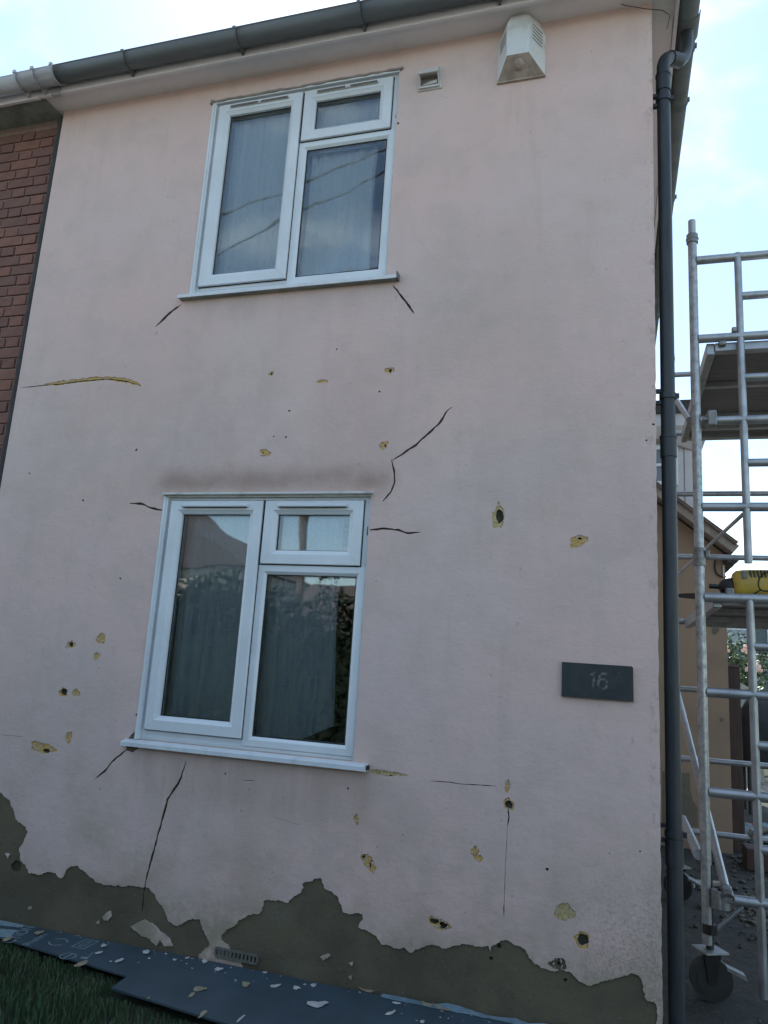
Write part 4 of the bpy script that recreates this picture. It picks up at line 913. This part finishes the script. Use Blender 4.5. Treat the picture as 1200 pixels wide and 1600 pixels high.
# tarp, debris, cable in the passage
v = []; f = []; nx, ny = 26, 14
for j in range(ny+1):
    for i in range(nx+1):
        u, s = i/nx, j/ny; z = .03+.10*math.sin(u*3.1)*math.sin(s*3.1)+.035*math.sin(u*17+s*6)*math.sin(s*9+2)+.02*random.random()
        v.append((1.17+.62*u+.03*math.sin(s*7), 5.0+.62*s+.04*math.sin(u*9), max(.006, z)))
for j in range(ny):
    for i in range(nx): a = j*(nx+1)+i; f.append((a, a+1, a+nx+2, a+nx+1))
tag(raw('crumpled_sheet', v, f, 'tarp_blue', smooth=True), 'crumpled pale blue sheet lying on the ground beside the gate post', 'sheet')
b = MB(); b.tube(smoothpath([(1.2, 5.9, .01), (1.45, 6.15, .012), (1.7, 6.0, .01), (2.1, 5.8, .01), (2.5, 6.1, .01)]), .012, 8)
tag(b.build('extension_cable', 'cable_orange'), 'orange cable snaking over the passage ground beyond the blue sheet', 'cable')
def chunk(x, y, s, mat):
    bm = bmesh.new(); bmesh.ops.create_icosphere(bm, subdivisions=1, radius=s)
    for q in bm.verts: q.co = Vector((q.co.x*random.uniform(.7, 1.3)+x, q.co.y*random.uniform(.7, 1.3)+y, max(-.002, q.co.z*random.uniform(.4, .8)+s*.3)))
    mb.frombm(bm)
mb = MB()
for k in range(520): x = .42+random.random()**.8*1.7; chunk(x, random.uniform(1.6, 6.4), random.uniform(.008, .030), None)
mb.build('rubble', 'rubble_grey', kind='stuff')
mb = MB()
for k in range(170): chunk(random.gauss(1.03, .10), random.gauss(2.55, .22), random.uniform(.006, .022), None)  # sand-coloured pieces heaped to stand in for a sunlit patch of ground
for k in range(90): chunk(random.uniform(.40, 1.4), random.uniform(-.2, 1.8), random.uniform(.003, .009), None)
mb.build('crumbs_and_sun_patch', 'rubble_tan', kind='stuff')
b = MB(); b.bbox((1.09, 3.75, 0), (1.32, 4.0, .18), .01); tag(b.build('brown_crate', 'timber_brown'), 'low dark brown box on the ground in front of the gate post', 'box')
for k, (x, y, a, L) in enumerate(((.62, 3.0, .3, .38), (.50, 2.75, 1.1, .30))):
    b = MB(); b.bbox((x-L/2, y-.035, .01), (x+L/2, y+.035, .035), .003); o = b.build('timber_offcut', 'verge_board'); o.matrix_world = Matrix.Translation((x, y, 0)) @ Matrix.Rotation(a, 4, 'Z') @ Matrix.Translation((-x, -y, 0))
    tag(o, ('longer grey timber offcut lying behind the front castor', 'shorter timber offcut lying at an angle close to the downpipe')[k], 'timber', 'offcuts on the passage ground')

# ================================================================== FRONT: boards, flakes, grass
brd = thing('printed_board', 'dark blue printed protection board at the foot of the wall on the left', 'board', (-3, -.2, 0))
PB = [(-4.6, -.012), (-4.6, -.11), (-3.0, -.205), (-2.6, -.262), (-2.191, -.322), (-2.10, -.332), (-2.04, -.015)]
def slab2(name, P, z0, z1, mat, parent=None):
    k = len(P); b = MB(); b.add([(x, y, z0) for x, y in P]+[(x, y, z1) for x, y in P], [tuple(range(k))[::-1], tuple(range(k, 2*k))]+[(i, (i+1) % k, k+(i+1) % k, k+i) for i in range(k)]); return b.build(name, mat, parent)
slab2('sheet', PB, .022, .030, 'board_blue', brd)
PB2 = [(-2.16, -.012), (-2.115, -.47), (-1.575, -.545), (-.9, -.62), (.12, -.74), (.17, -.03)]
tag(slab2('plain_board', PB2, .025, .0335, 'board_blue'), 'plain dark blue board running along the foot of the wall under paint flakes', 'board')
def ground_text(name, txt, size, px, py, ang, sx=1., zz=.0306, bold=0.):
    p = on(2, zz, px, py); return text_mesh(name, txt, size, 'print_pale', Matrix.Translation((p.x, p.y, zz)) @ Matrix.Rotation(ang, 4, 'Z') @ Matrix.Diagonal((sx, 1, 1, 1)), brd, 0, bold)
def along(txt, p0, p1, hgt, bold=0.):
    a, c = on(2, .0306, *p0), on(2, .0306, *p1); d = c-a; L = d.length; ang = math.atan2(d.y, d.x)
    o = text_mesh('print', txt, 1.0, 'print_pale', Matrix.Identity(4), brd, 0, 0); xs = [v.co.x for v in o.data.vertices]
    o.data.transform(Matrix.Translation((a.x, a.y, .0306)) @ Matrix.Rotation(ang, 4, 'Z') @ Matrix.Diagonal((L/max(xs), hgt, 1, 1)))
along('CTION', (19, 1474), (56, 1448), .085); along('Protect', (46, 1478), (76, 1459), .062); along('L', (134, 1500), (146, 1488), .05)
b = MB()
for L in ([(-40, 1430), (10, 1437), (48, 1442), (34, 1449), (0, 1446), (-40, 1440)], [(-40, 1446), (0, 1451), (28, 1453), (14, 1464), (0, 1464), (-40, 1455)]):
    P = [on(2, .0307, *q) for q in L]; b.add([(q.x, min(q.y, -.016), .0307) for q in P], [tuple(range(len(P)))])
def outline_rect(cx, cy, wx, wy, t):
    for (a, c, d, e) in ((-wx, wx, -wy, -wy+t), (-wx, wx, wy-t, wy), (-wx, -wx+t, -wy+t, wy-t), (wx-t, wx, -wy+t, wy-t)):
        b.add([(cx+a, cy+d, .0307), (cx+c, cy+d, .0307), (cx+c, cy+e, .0307), (cx+a, cy+e, .0307)], [(0, 1, 2, 3)])
def arc(cx, cy, r, t, a0, a1, n=12, sy=.5):
    v = []; f = []
    for i in range(n+1):
        a = a0+(a1-a0)*i/n
        for rr_ in (r, r-t): v.append((cx+rr_*math.cos(a), cy+rr_*math.sin(a)*sy, .0307))
    b.add(v, [(2*i, 2*i+1, 2*i+3, 2*i+2) for i in range(n)])
q = on(2, .03, 133, 1475); outline_rect(q.x, q.y, .038, .060, .006); outline_rect(q.x, q.y, .012, .040, .005)
q = on(2, .03, 91, 1472); arc(q.x, q.y, .045, .007, .3, 2.7, sy=1.1); arc(q.x, q.y, .045, .007, 3.5, 5.9, sy=1.1)
q = on(2, .03, 106, 1494); arc(q.x, q.y, .04, .006, 0, 6.283, 20, 1.); b.add([(q.x-.004, q.y-.035, .0307), (q.x+.004, q.y-.035, .0307), (q.x+.004, q.y+.035, .0307), (q.x-.004, q.y+.035, .0307)], [(0, 1, 2, 3)])
b.build('printed_symbols', 'print_pale', brd)

def flake(px, py, rx, ry, rot, mat, label, zz=.0345, name='paint_flake'):
    p = on(2, zz, px, py); s = (on(2, zz, px+1, py)-p).length; s2 = (on(2, zz, px, py+1)-p).length
    P = blob(0, 0, rx*s, ry*s2*.9, 14, .34, rot); k = len(P)
    v = [(p.x+x, p.y+y, zz+.002+.007*abs(math.sin(x*40))*(.4+.6*random.random())) for x, y in P]; v += [(x_, y_, z_-.0018) for x_, y_, z_ in v]
    c0 = (p.x, p.y, zz+.004); v.append(c0)
    f = [(i, (i+1) % k, 2*k) for i in range(k)]+[((i+1) % k, i, k+i, k+(i+1) % k) for i in range(k)]
    o = raw(name, v, f, mat); return tag(o, label, 'paint flake', 'paint flakes fallen on the blue boards')
FL = [(496, 1570, 10, 8, -.6, 'flake_white', 'largest white paint flake on the blue board, bottom centre'), (384, 1539, 7, 4, .1, 'flake_cream', 'cream four-sided paint flake on the board just right of the air brick'),
      (312, 1546, 9, 4, .7, 'flake_cream', 'elongated cream paint flake in the middle of the blue board below the air brick'), (300, 1555, 3, 5, .2, 'flake_cream', 'small cream flake touching the lower end of the elongated cream flake'), (317, 1585, 3.5, 7, 0, 'flake_cream', 'upright cream flake near the grass edge of the blue board'),
      (376, 1592, 2.2, 6, 0, 'flake_white', 'thin upright white flake at the bottom edge of the photo'), (229, 1488, 5, 3.5, 0, 'flake_white', 'white flake near the wall left of the air brick'), (187, 1501, 3.5, 3.5, 0, 'flake_white', 'round white flake on the plain board left of the others'),
      (342, 1515, 7, 2.5, 0, 'flake_white', 'low wide white flake directly under the air brick'), (127, 1507, 7, 5, 0, 'flake_cream', 'cream flake at the grass edge of the printed board'), (61, 1458, 6, 3, .3, 'flake_cream', 'cream flake beside the printed lettering'),
      (162, 1478, 4, 2.5, 0, 'flake_white', 'upper white flake right of the printed rectangle'), (155, 1489, 4, 2.5, -.5, 'flake_white', 'lower white flake right of the printed rectangle'), (431, 1541, 5, 4, -.4, 'flake_white', 'pale flake on the board half way from air brick to largest flake'),
      (463, 1544, 6, 2.5, .5, 'flake_white', 'left flake of the pair close to the wall above the largest flake'), (490, 1540, 5, 2.5, 0, 'flake_white', 'right flake of the pair close to the wall above the largest flake'), (611, 1583, 4, 5, -.4, 'flake_white', 'small pointed white flake on the board right of centre'),
      (660, 1597, 3, 3, 0, 'flake_white', 'tiny white flake at the very bottom right of centre'), (12, 1468, 5, 4, 0, 'flake_cream', 'cream flake lying at the far left of the printed board'), (414, 1520, 3, 1.5, 0, 'flake_white', 'thin white sliver against the wall right of the air brick'),
      (690, 1575, 16, 3, -.15, 'flake_cream', 'long pale flake heap against the wall foot right of centre'), (668, 1570, 9, 3, -.1, 'flake_cream', 'short pale flake left of the long heap at the wall foot'), (620, 1568, 6, 1.8, 0, 'flake_white', 'thin pale flake at the wall foot above the pointed flake'),
      (573, 1549, 14, 1.6, -.1, 'flake_cream', 'narrow pale sliver along the wall foot below the crest of bare render'), (233, 1498, 2, 1.5, 0, 'flake_white', 'tiny white chip under the white flake left of the air brick'), (273, 1500, 2.5, 1.5, 0, 'flake_white', 'tiny white chip half way from white flake to air brick'),
      (293, 1497, 3, 1.5, 0, 'flake_white', 'small white chip just left of the air brick'), (320, 1503, 5, 3, .6, 'flake_white', 'curled white flake under the left end of the air brick'), (232, 1560, 2, 1.5, 0, 'flake_cream', 'tiny cream chip near the grass edge of the plain board')]
for a in FL: flake(*a)
mbf = MB()
for k in range(80):
    x = random.uniform(-3.0, .1); y = -.03-random.random()**3*.24; s = random.uniform(.0015, .006); zz = .0346
    P = blob(x, y, s*random.uniform(.6, 1.8), s, 6, .4); mbf.add([(a, c, zz+random.random()*.002) for a, c in P], [tuple(range(6))])
mbf.build('paint_dust', 'flake_white', kind='stuff')
# strip of membrane turned up against the wall
b = MB(); pts = [(-1.0+i*.06, -.010-.006*random.random(), .034+random.uniform(0, .022)*(1 if i > 3 else .3)) for i in range(18)]
for i in range(17): b.add([pts[i], pts[i+1], (pts[i+1][0], pts[i+1][1]-.03-.01*random.random(), .036), (pts[i][0], pts[i][1]-.03-.01*random.random(), .036)], [(0, 1, 2, 3)])
tag(b.build('turned_up_strip', 'tarp_blue'), 'frayed pale blue strip turned up against the wall foot at the bottom right', 'strip')

# grass
v = []; f = []; mi = []
for k in range(52000):
    x = -4.8+5.0*random.random(); y = -.16-2.2*random.random()**1.5
    if x > -2.16 and y > -.48-(x+2.12)*.115: continue
    if x <= -2.16 and y > -.19-(x+3.0)*.15: continue
    if x > .0: continue
    dd = (-.48-(x+2.12)*.115 if x > -2.16 else -.19-(x+3.0)*.15)-y; h = min(1, .30+dd/.22)*random.uniform(.012, .042)*(1+.5*math.sin(x*5)*math.sin(y*7)); a = random.random()*6.28; lean = random.uniform(.2, 1.1)*h; wv = .0013+.0012*random.random()
    dx, dy = math.cos(a), math.sin(a); b0 = len(v)
    v += [(x-dy*wv, y+dx*wv, -.02), (x+dy*wv, y-dx*wv, -.02), (x+dx*lean*.4+dy*wv*.8, y+dy*lean*.4-dx*wv*.8, h*.6), (x+dx*lean*.4-dy*wv*.8, y+dy*lean*.4+dx*wv*.8, h*.6), (x+dx*lean, y+dy*lean, h)]
    f += [(b0, b0+1, b0+2, b0+3), (b0+3, b0+2, b0+4)]; mm = 1 if random.random() < (.10+.16*(math.sin(x*3)*math.sin(y*5) > .2)) else 0; mi += [mm, mm]
g = raw('grass', v, f, ['grass_blade', 'grass_dry'], kind='stuff'); g.data.polygons.foreach_set('material_index', mi)

# ================================================================== THE STREET IN FRONT (what the windows mirror, plus a hedge added for shade)
def opp_house(x0, x1, y0, ze, zr, mat, label, gable=True):
    t = thing('street_house', label, 'house', ((x0+x1)/2, y0, 0), 'houses across the street')
    b = MB(); b.box((x0, y0-7, -.1), (x1, y0, ze)); b.build('wall', mat, t); b = MB()
    if gable:
        xm = (x0+x1)/2; b.add([(x0-.3, y0+.3, ze-.1), (xm, y0+.3, zr), (x1+.3, y0+.3, ze-.1), (x0-.3, y0-7, ze-.1), (xm, y0-7, zr), (x1+.3, y0-7, ze-.1)], [(0, 2, 1), (0, 1, 4, 3), (1, 2, 5, 4), (3, 4, 5), (0, 3, 5, 2)])
    else: b.add([(x0-.3, y0+.3, ze-.1), (x1+.3, y0+.3, ze-.1), (x1+.3, y0-3.5, zr), (x0-.3, y0-3.5, zr), (x0-.3, y0-7.3, ze-.1), (x1+.3, y0-7.3, ze-.1)], [(0, 1, 2, 3), (3, 2, 5, 4), (0, 4, 5, 1), (0, 3, 4), (1, 5, 2)])
    b.build('roof', 'roof_tile', t); n = max(2, int((x1-x0)/3))
    for r_ in range(2 if ze > 4 else 1):
        for i in range(n):
            wx = x0+(x1-x0)*(i+.5)/n; wz = .9+r_*2.5; b = MB(); ring(b, wx-.6, wx+.6, wz, wz+1.2, .07, [(0, y0), (0, y0+.04), (1, y0+.04), (1, y0)]); wi = b.build('window', 'upvc', t)
            raw('pane', [(wx-.55, y0+.01, wz+.05), (wx+.55, y0+.01, wz+.05), (wx+.55, y0+.01, wz+1.15), (wx-.55, y0+.01, wz+1.15)], [(0, 3, 2, 1)], 'far_glass', wi)
opp_house(-27, -14.5, -24, 5.2, 8.6, 'opp_brick', 'pale gabled house across the street, mirrored in the lower window')
opp_house(-13, 0, -25, 2.7, 5.0, 'opp_render', 'rendered bungalow across the street', False); opp_house(2, 16, -25, 4.6, 6.4, 'opp_brick', 'pale two storey house across the street furthest right', False); opp_house(-44, -30, -24, 4.9, 6.8, 'opp_render', 'rendered house across the street furthest left', False)
for i, (x, y, h, r_) in enumerate(((-4.6, -17.5, 3.6, 1.5), (-12.6, -19, 4.2, 1.5), (5.5, -18, 5, 2.2), (-22, -18, 4.6, 1.6))):
    t = thing('street_tree', ('small round tree across the street opposite the lower window', 'bushy tree across the street beside the gabled house', 'larger tree across the street to the right', 'tree across the street in front of the gabled house')[i], 'tree', (x, y, 0), 'trees across the street')
    b = MB(); b.tube([(x, y, -.05), (x+.05, y, h*.35), (x, y, h*.6)], [.16, .12, .07], 10); b.build('trunk', 'bark', t); leafmass('crown', x, y, h*.66, r_, r_, h*.36, 2200, .16, ['leaf_hedge', 'leaf_back'], t)
po = thing('utility_pole', 'wooden utility pole across the road, mirrored in the small top pane', 'pole', (-8.1, -14.9, 0))
b = MB(); b.tube([(-8.1, -14.9, -.1), (-8.1, -14.9, 8.2)], [.14, .10], 12); b.build('shaft', 'pole_wood', po); b = MB(); b.box((-8.6, -14.94, 7.7), (-7.6, -14.82, 7.82)); b.build('crossarm', 'pole_wood', po)
def mirror(px, py, Yp, Yg=.03):
    d = _F*FOC+RR*(px-600)-UU*(py-800); t = (Yg-EYE.y)/d.y; g0 = EYE+d*t; d2 = Vector((d.x, -d.y, d.z)); t2 = (Yp-g0.y)/d2.y; return g0+d2*t2
for i, (a, c) in enumerate((((348, 333), (597, 233)), ((340, 395), (597, 267)), ((463, 430), (585, 415)))):
    p0, p1 = mirror(*a, -5.2), mirror(*c, -5.2); d = (p1-p0); A_, B_ = p0-d*1.6, p1+d*1.6
    pts = [A_.lerp(B_, k/20)+Vector((0, 0, -.25*(1-(2*k/20-1)**2)+.22)) for k in range(21)]
    b = MB(); b.tube(pts, .014, 6)
    tag(b.build('overhead_wire', 'cable_black'), ('highest overhead wire mirrored in the upper window', 'middle overhead wire mirrored in the upper window', 'lowest overhead wire mirrored at the foot of the upper window')[i], 'wire', 'overhead wires in the street')
# unseen hedge added behind the camera to darken the lower facade
hd = thing('shading_hedge', 'unseen dark green hedge added to shade the lower wall', 'hedge', (-3, -5.1, 0))
for k in range(13): leafmass('foliage', -11+k*1.1, -5.25+random.uniform(-.1, .1), 1.15+random.uniform(-.1, .1), .85, .42, 1.32, 5200, .032, ['leaf_hedge'], hd)
b = MB()
for k in range(26): b.tube([(-11.4+k*.56, -5.25, -.05), (-11.4+k*.56+random.uniform(-.2, .2), -5.25, 1.6)], [.03, .012], 6)
b.build('stems', 'bark', hd, kind='stuff')
b = MB(); b.bbox((-11.6, -5.42, .05), (2.4, -5.10, 1.85), .15); b.build('light_block_core', 'leaf_hedge', hd)  # solid core added to keep light from showing through the leaves
for k in range(13): leafmass('foliage', -11+k*1.1, -5.25, 2.05+random.uniform(-.08, .08), .85, .30, .40, 1800, .030, ['leaf_hedge', 'leaf_hedge', 'leaf_back'], hd)
# parked car
def car(cx, cy, label):
    t = thing('parked_car', label, 'car', (cx, cy, 0), None)
    sec = [(-2.05, .45, .62), (-2.0, .38, .80), (-1.2, .30, .92), (-.62, .30, .98), (.0, .3, 1.0), (1.2, .3, 1.0), (1.75, .32, .98), (2.0, .38, .82), (2.05, .45, .6)]
    v = []; f = []; W = .86
    for x, zb_, zt_ in sec:
        for (y, z) in ((-W, zb_), (-W-.02, (zb_+zt_)/2), (-W+.05, zt_), (W-.05, zt_), (W+.02, (zb_+zt_)/2), (W, zb_)): v.append((cx+x, cy+y, z-.12))
    n = 6
    for i in range(len(sec)-1):
        for k in range(n): f.append((i*n+k, (i+1)*n+k, (i+1)*n+(k+1) % n, i*n+(k+1) % n))
    f += [tuple(range(n)), tuple(range(len(v)-n, len(v)))[::-1]]; raw('body', v, f, 'car_paint', t)
    b = MB(); b.add([(cx-.95, cy-.80, .84), (cx+1.75, cy-.80, .84), (cx+1.75, cy+.80, .84), (cx-.95, cy+.80, .84), (cx-.25, cy-.62, 1.36), (cx+1.25, cy-.62, 1.36), (cx+1.25, cy+.62, 1.36), (cx-.25, cy+.62, 1.36)], [(0, 1, 5, 4), (1, 2, 6, 5), (2, 3, 7, 6), (3, 0, 4, 7)]); b.build('windows', 'car_glass', t)
    b = MB(); b.bbox((cx-.28, cy-.64, 1.345), (cx+1.28, cy+.64, 1.40), .02); b.build('roof', 'car_paint', t)
    for x in (-1.3, 1.3):
        for y in (-.8, .8):
            b = MB(); b.tube([(cx+x, cy+y-.1, .31), (cx+x, cy+y+.1, .31)], .31, 20); wh = b.build('wheel', 'castor_black', t)
            b = MB(); b.tube([(cx+x, cy+y-.11, .31), (cx+x, cy+y+.11, .31)], .19, 16); b.build('rim', 'chrome', wh)
    for y in (-.65, .65):
        b = MB(); b.bbox((cx-2.07, cy+y-.14, .5), (cx-1.98, cy+y+.14, .62), .02); b.build('headlight', 'chrome', t)
        b = MB(); b.bbox((cx+1.98, cy+y-.14, .55), (cx+2.07, cy+y+.14, .7), .02); b.build('tail_light', 'lamp_red', t)
car(-4.6, -8.6, 'dark blue car parked at the kerb, mirrored in the lower window')
